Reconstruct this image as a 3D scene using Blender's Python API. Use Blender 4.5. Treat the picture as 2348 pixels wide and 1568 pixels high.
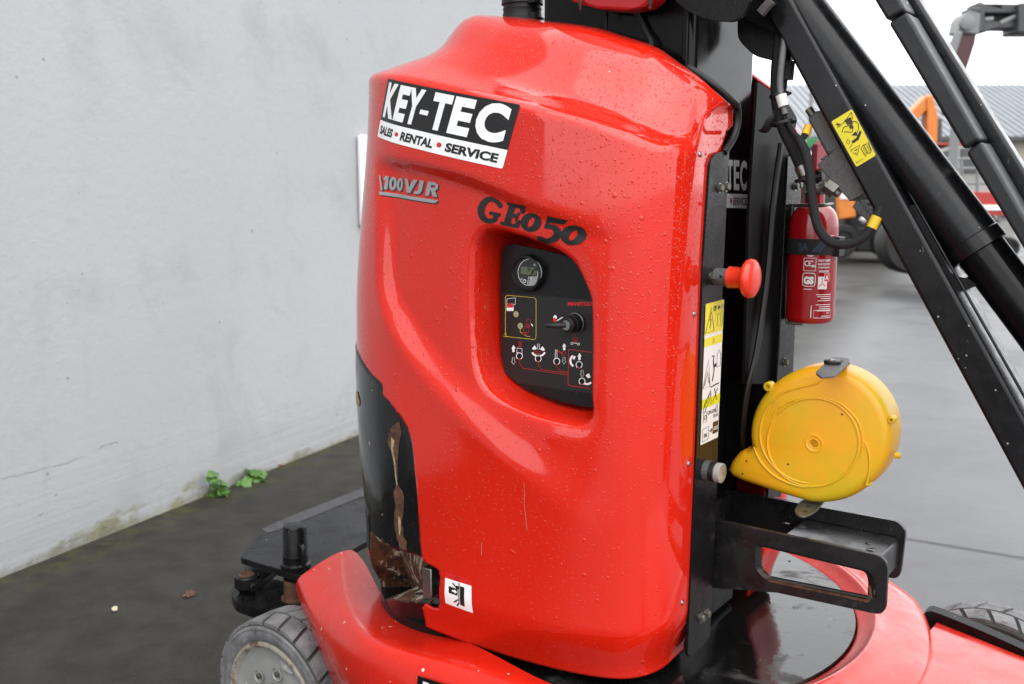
import bpy, bmesh, math, random
import numpy as np
from mathutils import Vector, Matrix
from mathutils.geometry import tessellate_polygon
random.seed(7); np.random.seed(7)
scn = bpy.context.scene
for o in list(bpy.data.objects): bpy.data.objects.remove(o)
COL = scn.collection

# ------------------------------------------------------------------ camera
FOC, PW, PH, HOR, HCAM = 35/36*2347.0, 2347.0, 1568.0, 420.0, 1.45
PITCH = math.atan((PH/2-HOR)/FOC)
cam_d = bpy.data.cameras.new('camera'); cam = bpy.data.objects.new('camera', cam_d); COL.objects.link(cam)
cam.location = (0, 0, HCAM); cam.rotation_euler = (math.pi/2-PITCH, 0, 0)
cam_d.lens = 35; cam_d.sensor_width = 36; cam_d.clip_end = 2000; cam_d.clip_start = .05
cam_d.dof.use_dof = True; cam_d.dof.focus_distance = 2.0; cam_d.dof.aperture_fstop = 5.0
scn.camera = cam
# ------------------------------------------------------------------ sky and sun (overcast)
SUN_EL, SUN_AZ = math.radians(58), math.radians(150)      # azimuth clockwise from +Y
world = bpy.data.worlds.new('World'); scn.world = world; world.use_nodes = True
nt = world.node_tree; nt.nodes.clear()
w_out = nt.nodes.new('ShaderNodeOutputWorld'); w_bg = nt.nodes.new('ShaderNodeBackground')
w_sky = nt.nodes.new('ShaderNodeTexSky'); w_sky.sky_type = 'NISHITA'; w_sky.sun_disc = False
w_sky.sun_elevation = SUN_EL; w_sky.sun_rotation = SUN_AZ; w_sky.dust_density = 4; w_sky.air_density = 1.5
w_hsv = nt.nodes.new('ShaderNodeHueSaturation'); w_hsv.inputs['Saturation'].default_value = .12
w_mix = nt.nodes.new('ShaderNodeMix'); w_mix.data_type = 'RGBA'; w_mix.inputs[0].default_value = .85
w_mix.inputs[7].default_value = (9.6, 9.75, 10.0, 1)        # cloud layer
nt.links.new(w_sky.outputs[0], w_hsv.inputs['Color']); nt.links.new(w_hsv.outputs[0], w_mix.inputs[6])
nt.links.new(w_mix.outputs[2], w_bg.inputs[0]); w_bg.inputs[1].default_value = .125
nt.links.new(w_bg.outputs[0], w_out.inputs[0])
sun_d = bpy.data.lights.new('sun', 'SUN'); sun_d.energy = .9; sun_d.angle = math.radians(80); sun_d.color = (1, .97, .93)
sun = bpy.data.objects.new('sun', sun_d); COL.objects.link(sun)
sdir = Vector((math.sin(SUN_AZ)*math.cos(SUN_EL), math.cos(SUN_AZ)*math.cos(SUN_EL), math.sin(SUN_EL)))
sun.rotation_euler = sdir.to_track_quat('Z', 'Y').to_euler()
scn.view_settings.view_transform = 'Standard'; scn.view_settings.look = 'None'
scn.view_settings.exposure = 1.22; scn.view_settings.gamma = 1
scn.render.resolution_x = 1024; scn.render.resolution_y = 684

# ------------------------------------------------------------------ the machine's own frame: X along its length, Y across, Z up
ANG = math.radians(-36.2)
OX, OY = 0.25527652, 2.15033158
UX = np.array([math.cos(ANG), math.sin(ANG)]); UY = np.array([-math.sin(ANG), math.cos(ANG)])
CP, SP = math.cos(PITCH), math.sin(PITCH)
def ray(x, y):
    r = (x-PW/2)/FOC; d = (y-PH/2)/FOC
    return np.array([r, CP-d*SP, -SP-d*CP])
CAML = np.array([-(OX*UX[0]+OY*UX[1]), -(OX*UY[0]+OY*UY[1]), HCAM])
def rayl(x, y):
    v = ray(x, y); return np.array([v[:2]@UX, v[:2]@UY, v[2]])
def PX(x, y, X): v = rayl(x, y); return Vector(CAML+v*((X-CAML[0])/v[0]))     # point of the machine plane X = const seen at (x, y)
def PY(x, y, Y): v = rayl(x, y); return Vector(CAML+v*((Y-CAML[1])/v[1]))
def PZ(x, y, Z): v = rayl(x, y); return Vector(CAML+v*((Z-CAML[2])/v[2]))
def WZ(x, y, Z): v = ray(x, y); return Vector(np.array([0, 0, HCAM])+v*((Z-HCAM)/v[2]))
def WD(x, y, D): v = ray(x, y); return Vector(np.array([0, 0, HCAM])+v*(D/v[1]))
def proj_l(P):                       # machine-frame points (n,3) -> measuring coordinates
    P = np.asarray(P, float)
    wx = OX+P[..., 0]*UX[0]+P[..., 1]*UY[0]; wy = OY+P[..., 0]*UX[1]+P[..., 1]*UY[1]; wz = P[..., 2]-HCAM
    dep = wy*CP-wz*SP; up = wy*SP+wz*CP
    return np.stack([PW/2+FOC*wx/dep, PH/2-FOC*up/dep], -1)

# ------------------------------------------------------------------ materials
MATS = {}
DBG = []
def N(nt, t, **kw):
    n = nt.nodes.new(t)
    for k, v in kw.items(): setattr(n, k, v)
    return n
ALB = .5        # diffuse reflectances below are relative; this brings them to real-world values for the exposure used
def mixc(nt, fac, a, b, k=None):
    k = ALB if k is None else k
    m = N(nt, 'ShaderNodeMix', data_type='RGBA')
    for sock, val in ((m.inputs[0], fac), (m.inputs[6], a), (m.inputs[7], b)):
        if hasattr(val, 'is_linked'): nt.links.new(val, sock)
        elif isinstance(val, (tuple, list)): sock.default_value = (*[c*k for c in val[:3]], 1)
        else: sock.default_value = val
    return m.outputs[2]
def math_(nt, op, a, b=0.0, c=None):
    m = N(nt, 'ShaderNodeMath', operation=op)
    for i, val in enumerate((a, b) if c is None else (a, b, c)):
        if hasattr(val, 'is_linked'): nt.links.new(val, m.inputs[i])
        else: m.inputs[i].default_value = val
    return m.outputs[0]
def ramp(nt, x, lo, hi, a=0.0, b=1.0):
    m = N(nt, 'ShaderNodeMapRange', interpolation_type='SMOOTHSTEP')
    nt.links.new(x, m.inputs[0])
    for i, v in zip((1, 2, 3, 4), (lo, hi, a, b)): m.inputs[i].default_value = v
    return m.outputs[0]
def noise(nt, co, scale, detail=4, rough=.55, dist=0):
    n = N(nt, 'ShaderNodeTexNoise'); n.inputs['Scale'].default_value = scale; n.inputs['Detail'].default_value = detail
    n.inputs['Roughness'].default_value = rough; n.inputs['Distortion'].default_value = dist
    nt.links.new(co, n.inputs['Vector']); return n.outputs[0]
def mapped(nt, co, sc=(1, 1, 1), loc=(0, 0, 0)):
    m = N(nt, 'ShaderNodeMapping'); m.inputs['Scale'].default_value = sc; m.inputs['Location'].default_value = loc
    nt.links.new(co, m.inputs[0]); return m.outputs[0]
def vcell(nt, co, scale, randomness=1):
    v = N(nt, 'ShaderNodeTexVoronoi'); v.inputs['Scale'].default_value = scale; v.inputs['Randomness'].default_value = randomness
    nt.links.new(co, v.inputs['Vector'])
    sx = N(nt, 'ShaderNodeSeparateColor'); nt.links.new(v.outputs['Color'], sx.inputs[0])
    return v.outputs['Distance'], sx.outputs
def spots(nt, co, scale, frac, r0, r1):
    """mask of scattered round spots: a share `frac` of the cells carries a spot of radius r0..r1 (of the cell)"""
    d, c = vcell(nt, co, scale)
    rad = math_(nt, 'MULTIPLY_ADD', c[1], r1-r0, r0)
    on = math_(nt, 'LESS_THAN', c[0], frac)
    ins = math_(nt, 'LESS_THAN', d, rad)
    return math_(nt, 'MULTIPLY', on, ins)
def mat(name, base, rough=.5, metal=0, spec=.5, coat=0, var=.0, vscale=6, rvar=0, rscale=25, specks=None, dirt=None,
        scratch=0, bump=0, bscale=120, drops=0, alpha=None):
    if name in MATS: return MATS[name]
    m = bpy.data.materials.new(name); m.use_nodes = True; MATS[name] = m
    t = m.node_tree; b = t.nodes['Principled BSDF']
    co = N(t, 'ShaderNodeTexCoord').outputs['Object']
    col = tuple(base)
    if var:
        n = noise(t, co, vscale, 5, .6)
        lo = tuple(c*(1-var) for c in base); hi = tuple(min(1, c*(1+var)) for c in base)
        col = mixc(t, ramp(t, n, .3, .7), lo, hi)
    r = rough
    if rvar:
        n = noise(t, co, rscale, 5, .65, .3); r = ramp(t, n, .35, .65, max(.02, rough-rvar), min(1, rough+rvar))
    if dirt:      # (colour, coverage 0..1, scale, strength)
        n = noise(t, co, dirt[2], 7, .68, .4); f = ramp(t, n, .78-dirt[1]*.5, .92-dirt[1]*.4, 0, dirt[3])
        col = mixc(t, f, col, dirt[0])
        r = math_(t, 'MAXIMUM', r, math_(t, 'MULTIPLY', f, .75))
    if scratch:
        n = noise(t, mapped(t, co, (260, 14, 40)), 1, 3, .5); n2 = noise(t, co, 5, 3)
        f = math_(t, 'MULTIPLY', ramp(t, n, .68, .76), ramp(t, n2, .5, .65, 0, scratch)); col = mixc(t, f, col, (.35, .34, .33))
    if specks:    # list of (colour, scale, frac, r0, r1)
        for (c, sc, fr, r0, r1) in specks:
            f = spots(t, mapped(t, co, (1, 1, 1), (sc*.013, 0, 0)), sc, fr, r0, r1); col = mixc(t, f, col, c)
    hs = []
    if bump:
        hs.append(math_(t, 'MULTIPLY', noise(t, co, bscale, 4, .6), bump))
    if drops:
        zz = N(t, 'ShaderNodeSeparateXYZ'); t.links.new(co, zz.inputs[0]); dens = ramp(t, zz.outputs[2], .75, 1.45, .30, 1.0)
        for sc, fr, h in ((120, .6, .75), (180, .75, .5), (280, .85, .35), (75, .10, 1.1)):
            d, c = vcell(t, mapped(t, co, (1, 1, .82), (sc*.01, 0, 0)), sc)
            rad = math_(t, 'MULTIPLY_ADD', c[1], .22, .10)
            u = math_(t, 'DIVIDE', d, rad)
            dome = math_(t, 'SQRT', math_(t, 'MAXIMUM', math_(t, 'SUBTRACT', 1.0, math_(t, 'MULTIPLY', u, u)), 0.0))
            on = math_(t, 'LESS_THAN', c[0], math_(t, 'MULTIPLY', dens, fr*drops))
            hs.append(math_(t, 'MULTIPLY', math_(t, 'MULTIPLY', dome, on), h*.0012))
    if hs:
        tot = hs[0]
        for h in hs[1:]: tot = math_(t, 'ADD', tot, h)
        bp = N(t, 'ShaderNodeBump'); bp.inputs['Strength'].default_value = 1; bp.inputs['Distance'].default_value = 1
        t.links.new(tot, bp.inputs['Height']); t.links.new(bp.outputs[0], b.inputs['Normal'])
    for sock, val in (('Base Color', col), ('Roughness', r)):
        if hasattr(val, 'is_linked'): t.links.new(val, b.inputs[sock])
        elif isinstance(val, tuple): b.inputs[sock].default_value = (*[c*ALB for c in val[:3]], 1)
        else: b.inputs[sock].default_value = val
    b.inputs['Metallic'].default_value = metal; b.inputs['Specular IOR Level'].default_value = spec
    b.inputs['Coat Weight'].default_value = coat; b.inputs['Coat Roughness'].default_value = .05
    return m
WHT = (1.3, 1.28, 1.2)
mat('red_hood', (.98, .024, .0075), .08, spec=.56, rvar=.03, dirt=((.50, .10, .07), .12, 5, .25), rscale=7, drops=1.0, var=.03, vscale=3,
    specks=[((.75, .55, .48), 30, .05, .02, .07)])
mat('red_cover', (.98, .025, .009), .22, rvar=.1, rscale=9, var=.06, vscale=5, dirt=((.45, .14, .11), .22, 9, .35),
    specks=[((1.2, .95, .8), 38, .40, .04, .13), ((.12, .07, .05), 26, .08, .03, .10)], drops=.3)
mat('red_cover_worn', (.98, .036, .018), .24, rvar=.12, rscale=14, var=.12, vscale=4, dirt=((.55, .26, .22), .5, 6, .5), coat=.3,
    specks=[((.05, .04, .035), 46, .22, .03, .12), ((.8, .6, .5), 40, .1, .03, .09)])
mat('black_paint', (.012, .012, .013), .24, spec=.20, rvar=.12, rscale=14, var=.25, specks=[((.7, .69, .65), 40, .14, .02, .08), ((.6, .59, .56), 90, .08, .03, .12)],
    dirt=((.12, .115, .105), .36, 14, .6), scratch=.9, bump=.0006, bscale=220)
mat('black_arm', (.009, .0095, .011), .25, spec=.30, rvar=.06, rscale=30, var=.2, specks=[((.9, .88, .82), 30, .12, .02, .09), ((.6, .59, .56), 80, .05, .04, .14)],
    scratch=.3, bump=.00008, bscale=260, dirt=((.05, .05, .052), .2, 30, .3))
mat('black_mast', (.007, .007, .008), .20, spec=.20, rvar=.08, rscale=12, var=.2, specks=[(WHT, 40, .06, .03, .10)], dirt=((.05, .048, .045), .2, 8, .5),
    scratch=.2)
mat('black_weight', (.010, .010, .012), .14, spec=.45, rvar=.12, rscale=10, specks=[(WHT, 46, .2, .03, .1), ((.5, .42, .32), 18, .06, .03, .10)],
    dirt=((.16, .15, .14), .28, 14, .6), drops=.35, scratch=.6)
mat('deck_black', (.010, .010, .010), .09, rvar=.0, dirt=((.055, .053, .050), .55, 7, .9), bump=.0004, bscale=40,
    specks=[((.5, .48, .44), 40, .06, .03, .08)])
mat('black_worn', (.014, .014, .015), .30, spec=.42, rvar=.14, rscale=20, dirt=((.16, .155, .145), .42, 18, .55), scratch=1.0, specks=[((.7, .69, .65), 40, .14, .02, .08)])
mat('void_black', (.006, .006, .006), .5, spec=.12)
mat('plastic_black', (.011, .011, .012), .45, spec=.35, bump=.0002, bscale=400, specks=[((.4, .4, .4), 60, .03, .03, .1)])
mat('panel_black', (.008, .008, .010), .33, spec=.32, specks=[((.5, .5, .5), 120, .03, .04, .12)], drops=.25)
mat('rubber_black', (.016, .016, .017), .55, spec=.3, dirt=((.16, .155, .15), .45, 10, .5))
mat('decal_black', (.010, .010, .011), .30, drops=.5)
mat('decal_white', (1.5, 1.5, 1.5), .30, drops=.5)
mat('ink_white', (1.4, 1.4, 1.38), .4)
mat('ink_grey', (.48, .49, .50), .35)
mat('ink_dark', (.035, .035, .038), .35)
mat('ink_red', (1.0, .025, .02), .4)
mat('ink_yellow', (1.3, 1.0, .05), .4)
mat('ink_black', (.012, .012, .012), .4)
mat('ink_brown', (.07, .035, .012), .4)
mat('label_yellow', (1.4, 1.12, .03), .38, var=.05, dirt=((.4, .36, .2), .2, 30, .35))
mat('label_white', (1.2, 1.18, 1.13), .42, dirt=((.4, .36, .3), .25, 30, .3))
mat('lcd', (.16, .20, .13), .2)
mat('steel', (.52, .52, .50), .35, metal=1, var=.15, dirt=((.25, .2, .14), .3, 40, .6))
mat('steel_bright', (.7, .7, .7), .22, metal=1)
mat('cast_grey', (.17, .165, .16), .55, metal=.3, bump=.0012, bscale=500, var=.25, vscale=300)
mat('zinc', (.26, .25, .21), .42, metal=.7, var=.2, vscale=30, dirt=((.3, .2, .08), .35, 30, .6))
mat('rust', (.12, .045, .016), .8, var=.6, vscale=40, dirt=((.30, .14, .05), .5, 45, .8), bump=.003, bscale=90)
mat('bare_primer', (.52, .40, .26), .6, var=.4, vscale=60)
mat('knob_red', (1.15, .06, .02), .28, drops=.3, specks=[((.1, .02, .02), 60, .06, .05, .12)])
mat('hose', (.014, .014, .015), .6, spec=.3, bump=.002, bscale=700, var=.4, vscale=500)
mat('hose_grey', (.20, .20, .205), .55, var=.2, vscale=50)
mat('reel_yellow', (1.62, .71, .018), .36, var=.05, vscale=5, dirt=((.62, .34, .10), .34, 14, .55), bump=.0003, bscale=250,
    specks=[((.05, .04, .03), 40, .10, .02, .06), ((.86, .62, .3), 22, .05, .02, .08)])
mat('reel_top', (.55, .33, .10), .55, var=.2, vscale=14, dirt=((.30, .20, .10), .5, 14, .6))
mat('ext_red', (.58, .008, .014), .18, rvar=.06, rscale=12, dirt=((.42, .2, .2), .15, 18, .35), coat=.4)
mat('ext_head', (.55, .05, .08), .35, var=.1, vscale=30)
mat('strap', (.010, .010, .011), .7, bump=.002, bscale=900)
mat('strap_blue', (.045, .085, .16), .7)
mat('tyre', (.25, .25, .255), .75, var=.3, vscale=22, dirt=((.05, .045, .04), .52, 20, .8), bump=.003, bscale=120)
mat('tyre_dark', (.055, .052, .048), .8, var=.3, vscale=20)
mat('rim_paint', (.44, .44, .42), .42, var=.1, vscale=12, dirt=((.25, .19, .13), .30, 14, .6))
mat('rim_rust', (.50, .46, .38), .5, dirt=((.14, .05, .015), .62, 26, .95))
mat('white_plastic', (1.4, 1.4, 1.42), .35)
mat('leaf_green', (.09, .24, .03), .5, var=.35, vscale=30)
mat('leaf_brown', (.16, .07, .04), .7, var=.3, vscale=60)
mat('petal', (.72, .68, .45), .6)
mat('orange_paint', (.95, .27, .02), .35, var=.1)
mat('bg_dark', (.026, .025, .024), .6, spec=.25, var=.4, vscale=2)
mat('bg_grey', (.075, .077, .08), .5, var=.2, vscale=1)
mat('bg_light', (.48, .47, .44), .6, var=.15, vscale=1)
mat('bg_red', (.62, .03, .025), .35)
mat('bg_darkred', (.085, .006, .010), .4)
mat('bg_green', (.05, .30, .12), .4)
mat('bg_cream', (.62, .58, .46), .6)
mat('bg_glass', (.06, .07, .07), .08)
mat('roof_sheet', (.34, .37, .40), .45, var=.06, vscale=.4)
mat('galv', (.30, .305, .31), .5)

# ------------------------------------------------------------------ builders
ROT = Matrix.Rotation(ANG, 4, 'Z')
class Root:
    """a top-level thing: Empty at its base; parts are given in the machine's frame (or world frame) and made relative to the base"""
    def __init__(s, name, base, label, cat, group=None, machine=True):
        s.base = Vector(base); o = bpy.data.objects.new(name, None); COL.objects.link(o); s.o = o; s.machine = machine
        o.empty_display_size = .1
        if machine:
            o.location = (OX+base[0]*UX[0]+base[1]*UY[0], OY+base[0]*UX[1]+base[1]*UY[1], base[2]); o.rotation_euler = (0, 0, ANG)
        else: o.location = s.base
        o['label'] = label; o['category'] = cat
        if group: o['group'] = group
class MB:
    def __init__(s): s.v = []; s.f = []; s.m = []; s.mats = []
    def mi(s, name):
        if name not in s.mats: s.mats.append(name)
        return s.mats.index(name)
    def add(s, verts, faces, mt):
        k = len(s.v); i = s.mi(mt); s.v += [tuple(v) for v in verts]
        for f in faces: s.f.append(tuple(a+k for a in f)); s.m.append(i)
        return s
    def box(s, lo, hi, mt, M=None):
        x0, y0, z0 = lo; x1, y1, z1 = hi
        v = [Vector(p) for p in ((x0,y0,z0),(x1,y0,z0),(x1,y1,z0),(x0,y1,z0),(x0,y0,z1),(x1,y0,z1),(x1,y1,z1),(x0,y1,z1))]
        if M: v = [M@p for p in v]
        return s.add(v, [(0,3,2,1),(4,5,6,7),(0,1,5,4),(1,2,6,5),(2,3,7,6),(3,0,4,7)], mt)
    def prism(s, pts, ext, mt, cap=None):
        """closed polygon of 3D points extruded by vector ext"""
        ext = Vector(ext); a = [Vector(p) for p in pts]; n = len(a)
        nor = Vector((0, 0, 0))
        for i in range(n): nor += a[i].cross(a[(i+1) % n])
        if nor.dot(ext) > 0: a = a[::-1]
        tri = tessellate_polygon([a])
        b = [p+ext for p in a]
        def orient(t, ps, d):
            nn = (ps[t[1]]-ps[t[0]]).cross(ps[t[2]]-ps[t[0]]); return t if nn.dot(d) > 0 else t[::-1]
        k = len(s.v)
        if n <= 4 : f1 = [tuple(range(n))]; f2 = [tuple(n+i for i in reversed(range(n)))]
        else:
            f1 = [orient(t, a, -ext) for t in tri]; f2 = [tuple(n+i for i in orient(t, a, ext)) for t in tri]
        s.add(a+b, f1+f2, cap or mt)
        i = s.mi(mt)
        for j in range(n):
            s.f.append((k+(j+1) % n, k+j, k+n+j, k+n+(j+1) % n)); s.m.append(i)
        return s
    def tube(s, pts, r, mt, seg=12, cap=True, flat=1.0):
        pts = [Vector(p) for p in pts]; n = len(pts); rs = r if isinstance(r, (list, tuple)) else [r]*n
        rings = []; up = None
        for i in range(n):
            t = (pts[min(i+1, n-1)]-pts[max(i-1, 0)]).normalized()
            if up is None:
                up = Vector((0, 0, 1)) if abs(t.z) < .9 else Vector((0, 1, 0))
            x = t.cross(up).normalized(); y = x.cross(t).normalized(); up = y
            rings.append([pts[i]+rs[i]*(math.cos(2*math.pi*k/seg)*x*flat+math.sin(2*math.pi*k/seg)*y) for k in range(seg)])
        vs = [p for rg in rings for p in rg]; fs = []
        for i in range(n-1):
            for k in range(seg):
                a = i*seg+k; b = i*seg+(k+1) % seg; fs.append((a, b, b+seg, a+seg))
        if cap: fs.append(tuple(reversed(range(seg)))); fs.append(tuple((n-1)*seg+k for k in range(seg)))
        return s.add(vs, fs, mt)
    def lathe(s, c, axis, prof, mt, seg=32, a0=0, a1=2*math.pi, ref=None):
        """prof: list of (distance along axis, radius)"""
        c = Vector(c); ax = Vector(axis).normalized(); ref = Vector(ref) if ref else (Vector((0, 0, 1)) if abs(ax.z) < .9 else Vector((1, 0, 0)))
        x = (ref-ax*ref.dot(ax)).normalized(); y = ax.cross(x); full = abs(a1-a0-2*math.pi) < 1e-6; ns = seg if full else seg+1
        vs = []; fs = []
        for (d, r) in prof:
            for k in range(ns):
                a = a0+(a1-a0)*k/seg; vs.append(c+ax*d+r*(math.cos(a)*x+math.sin(a)*y))
        for i in range(len(prof)-1):
            for k in range(seg):
                k2 = (k+1) % ns; fs.append((i*ns+k2, i*ns+k, (i+1)*ns+k, (i+1)*ns+k2))
        return s.add(vs, fs, mt)
    def build(s, name, parent, smooth=True, bevel=0, seg=2, label=None, kind=None, angle=40, fix=True, subsurf=0):
        me = bpy.data.meshes.new(name); base = parent.base if isinstance(parent, Root) else (ROOTOF.get(parent.name) if parent else None)
        b = Vector(base) if base is not None else Vector((0, 0, 0))
        me.from_pydata([tuple(Vector(v)-b) for v in s.v], [], s.f)
        for mt in s.mats: me.materials.append(MATS[mt])
        me.polygons.foreach_set('material_index', s.m); me.update()
        if fix:
            bm = bmesh.new(); bm.from_mesh(me); bmesh.ops.remove_doubles(bm, verts=bm.verts, dist=1e-6)
            bmesh.ops.recalc_face_normals(bm, faces=bm.faces); bm.to_mesh(me); bm.free()
        if smooth:
            me.polygons.foreach_set('use_smooth', [True]*len(me.polygons))
            if angle < 179: me.set_sharp_from_angle(angle=math.radians(angle))
        o = bpy.data.objects.new(name, me); COL.objects.link(o)
        if parent is not None:
            po = parent.o if isinstance(parent, Root) else parent
            o.parent = po
            if base is not None: ROOTOF[o.name] = b
        if bevel:
            md = o.modifiers.new('bevel', 'BEVEL'); md.width = bevel; md.segments = seg; md.limit_method = 'ANGLE'; md.angle_limit = math.radians(35)
            md.harden_normals = False
        if subsurf:
            md = o.modifiers.new('sub', 'SUBSURF'); md.levels = md.render_levels = subsurf
        if label: o['label'] = label
        if kind: o['kind'] = kind
        return o
ROOTOF = {}
def tag(o, label, cat, group=None):
    o['label'] = label; o['category'] = cat
    if group: o['group'] = group
def spline(pts, n=8):
    """Catmull-Rom through 3D points"""
    P = [Vector(p) for p in pts]; out = []
    for i in range(len(P)-1):
        p0 = P[i-1] if i else P[0]*2-P[1]; p1, p2 = P[i], P[i+1]; p3 = P[i+2] if i+2 < len(P) else P[-1]*2-P[-2]
        for k in range(n):
            t = k/n; out.append(.5*((2*p1)+(p2-p0)*t+(2*p0-5*p1+4*p2-p3)*t*t+(3*p1-p0-3*p2+p3)*t**3))
    out.append(P[-1]); return out
def rounded(poly, r, seg=5):
    """2D polygon with rounded corners; r number or list"""
    n = len(poly); out = []
    for i in range(n):
        p = Vector(poly[i][:2]); a = Vector(poly[i-1][:2]); b = Vector(poly[(i+1) % n][:2]); rr = r[i] if isinstance(r, (list, tuple)) else r
        u = (a-p); v = (b-p); rr = min(rr, u.length*.48, v.length*.48)
        if rr <= 0: out.append(tuple(p)); continue
        q0 = p+u.normalized()*rr; q1 = p+v.normalized()*rr
        for k in range(seg+1):
            t = k/seg; out.append(tuple((1-t)**2*q0+2*t*(1-t)*p+t*t*q1))
    return out
# ---- flat print: triangles in (u, v) laid on a surface by a mapping f(u, v, height)
_tx = {}
def text_tris(body, bold=0.0, shear=0.0):
    key = (body, bold, shear)
    if key in _tx: return _tx[key]
    c = bpy.data.curves.new('t', 'FONT'); c.body = body; c.size = 1; c.offset = bold; c.shear = shear; c.resolution_u = 4; c.fill_mode = 'BOTH'
    o = bpy.data.objects.new('t', c); COL.objects.link(o); bpy.context.view_layer.update()
    dg = bpy.context.evaluated_depsgraph_get(); me = bpy.data.meshes.new_from_object(o.evaluated_get(dg))
    vs = [(v.co.x, v.co.y) for v in me.vertices]; me.calc_loop_triangles(); ts = [tuple(t.vertices) for t in me.loop_triangles]
    bpy.data.objects.remove(o); bpy.data.curves.remove(c); bpy.data.meshes.remove(me)
    a = np.array(vs); lo = a.min(0); hi = a.max(0); a = (a-lo)
    _tx[key] = (a, ts, hi-lo); return _tx[key]
class Decal(MB):
    def __init__(s, fmap, maxlen=9): super().__init__(); s.fm = fmap; s.maxlen = maxlen
    def tris(s, uv, ts, mt, h):
        uv = [tuple(p) for p in uv]; work = [tuple(t) for t in ts]
        if s.maxlen < 9:
            cache = {}
            def mid(a, b):
                k = (min(a, b), max(a, b))
                if k not in cache: cache[k] = len(uv); uv.append(((uv[a][0]+uv[b][0])/2, (uv[a][1]+uv[b][1])/2))
                return cache[k]
            def L(a, b): return math.hypot(uv[a][0]-uv[b][0], uv[a][1]-uv[b][1])
            for _ in range(8):
                new = []; ch = False
                for (a, b, c) in work:
                    es = [L(a, b) > s.maxlen, L(b, c) > s.maxlen, L(c, a) > s.maxlen]
                    if not any(es): new.append((a, b, c)); continue
                    ch = True
                    ab = mid(a, b) if es[0] else None; bc = mid(b, c) if es[1] else None; ca = mid(c, a) if es[2] else None
                    poly = [a]+([ab] if ab is not None else [])+[b]+([bc] if bc is not None else [])+[c]+([ca] if ca is not None else [])
                    if all(es): new += [(a, ab, ca), (ab, b, bc), (ca, bc, c), (ab, bc, ca)]
                    else:
                        # fan from a mid vertex
                        k = poly.index(ab if ab is not None else (bc if bc is not None else ca)); poly = poly[k:]+poly[:k]
                        new += [(poly[0], poly[i], poly[i+1]) for i in range(1, len(poly)-1)]
                work = new
                if not ch: break
        s.add(s.fm.batch(uv, h) if hasattr(s.fm, 'batch') else [s.fm(u, v, h) for u, v in uv], work, mt); return s
    def poly(s, pts, mt, h=1):
        ts = tessellate_polygon([[Vector((p[0], p[1], 0)) for p in pts]]); return s.tris(pts, ts, mt, h)
    def rect(s, u0, v0, u1, v1, mt, h=1, r=0):
        return s.poly(rounded([(u0, v0), (u1, v0), (u1, v1), (u0, v1)], r) if r else [(u0, v0), (u1, v0), (u1, v1), (u0, v1)], mt, h)
    def line(s, pts, w, mt, h=2, closed=False):
        pts = [Vector(p) for p in pts]; P = pts+[pts[0]] if closed else pts; n = len(P); L = []; R = []
        for i in range(n):
            if closed: a, b = P[i-1 if i else n-2], P[i+1 if i < n-1 else 1]
            else: a, b = P[max(i-1, 0)], P[min(i+1, n-1)]
            t = (b-a); t = t.normalized() if t.length > 1e-9 else Vector((1, 0)); q = Vector((-t.y, t.x))*w/2
            L.append(P[i]+q); R.append(P[i]-q)
        uv = [tuple(x) for x in L+R]; ts = []
        for i in range(n-1): ts += [(i, i+1, n+i+1), (i, n+i+1, n+i)]
        return s.tris(uv, ts, mt, h)
    def circle(s, c, r, mt, h=1, seg=24, sy=1.0):
        return s.poly([(c[0]+r*math.cos(2*math.pi*k/seg), c[1]+r*sy*math.sin(2*math.pi*k/seg)) for k in range(seg)], mt, h)
    def ring(s, c, r, w, mt, h=2, a0=0, a1=2*math.pi, seg=28, sy=1.0):
        pts = [(c[0]+r*math.cos(a0+(a1-a0)*k/seg), c[1]+r*sy*math.sin(a0+(a1-a0)*k/seg)) for k in range(seg+1)]
        return s.line(pts, w, mt, h)
    def text(s, body, u, v, width, height, mt, h=2, bold=.0, shear=0, align='l', rot=0):
        a, ts, sz = text_tris(body, bold, shear); q = a/np.array(sz)*np.array([width, height])
        if align == 'c': q = q-np.array([width/2, 0])
        if rot:
            c_, s_ = math.cos(rot), math.sin(rot); q = q@np.array([[c_, s_], [-s_, c_]])
        q = q+np.array([u, v]); return s.tris(q.tolist(), ts, mt, h)
def quadmap(TL, TR, BR, BL, W=1.0, H=1.0, eps=.00035):
    """mapping of a W x H print (v up) on four 3D corners"""
    TL, TR, BR, BL = map(Vector, (TL, TR, BR, BL)); n = (TR-TL).cross(BL-TL).normalized()
    def f(u, v, h):
        a = u/W; b = v/H
        return (BL*(1-a)+BR*a)*(1-b)+(TL*(1-a)+TR*a)*b-n*eps*h
    return f

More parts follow.
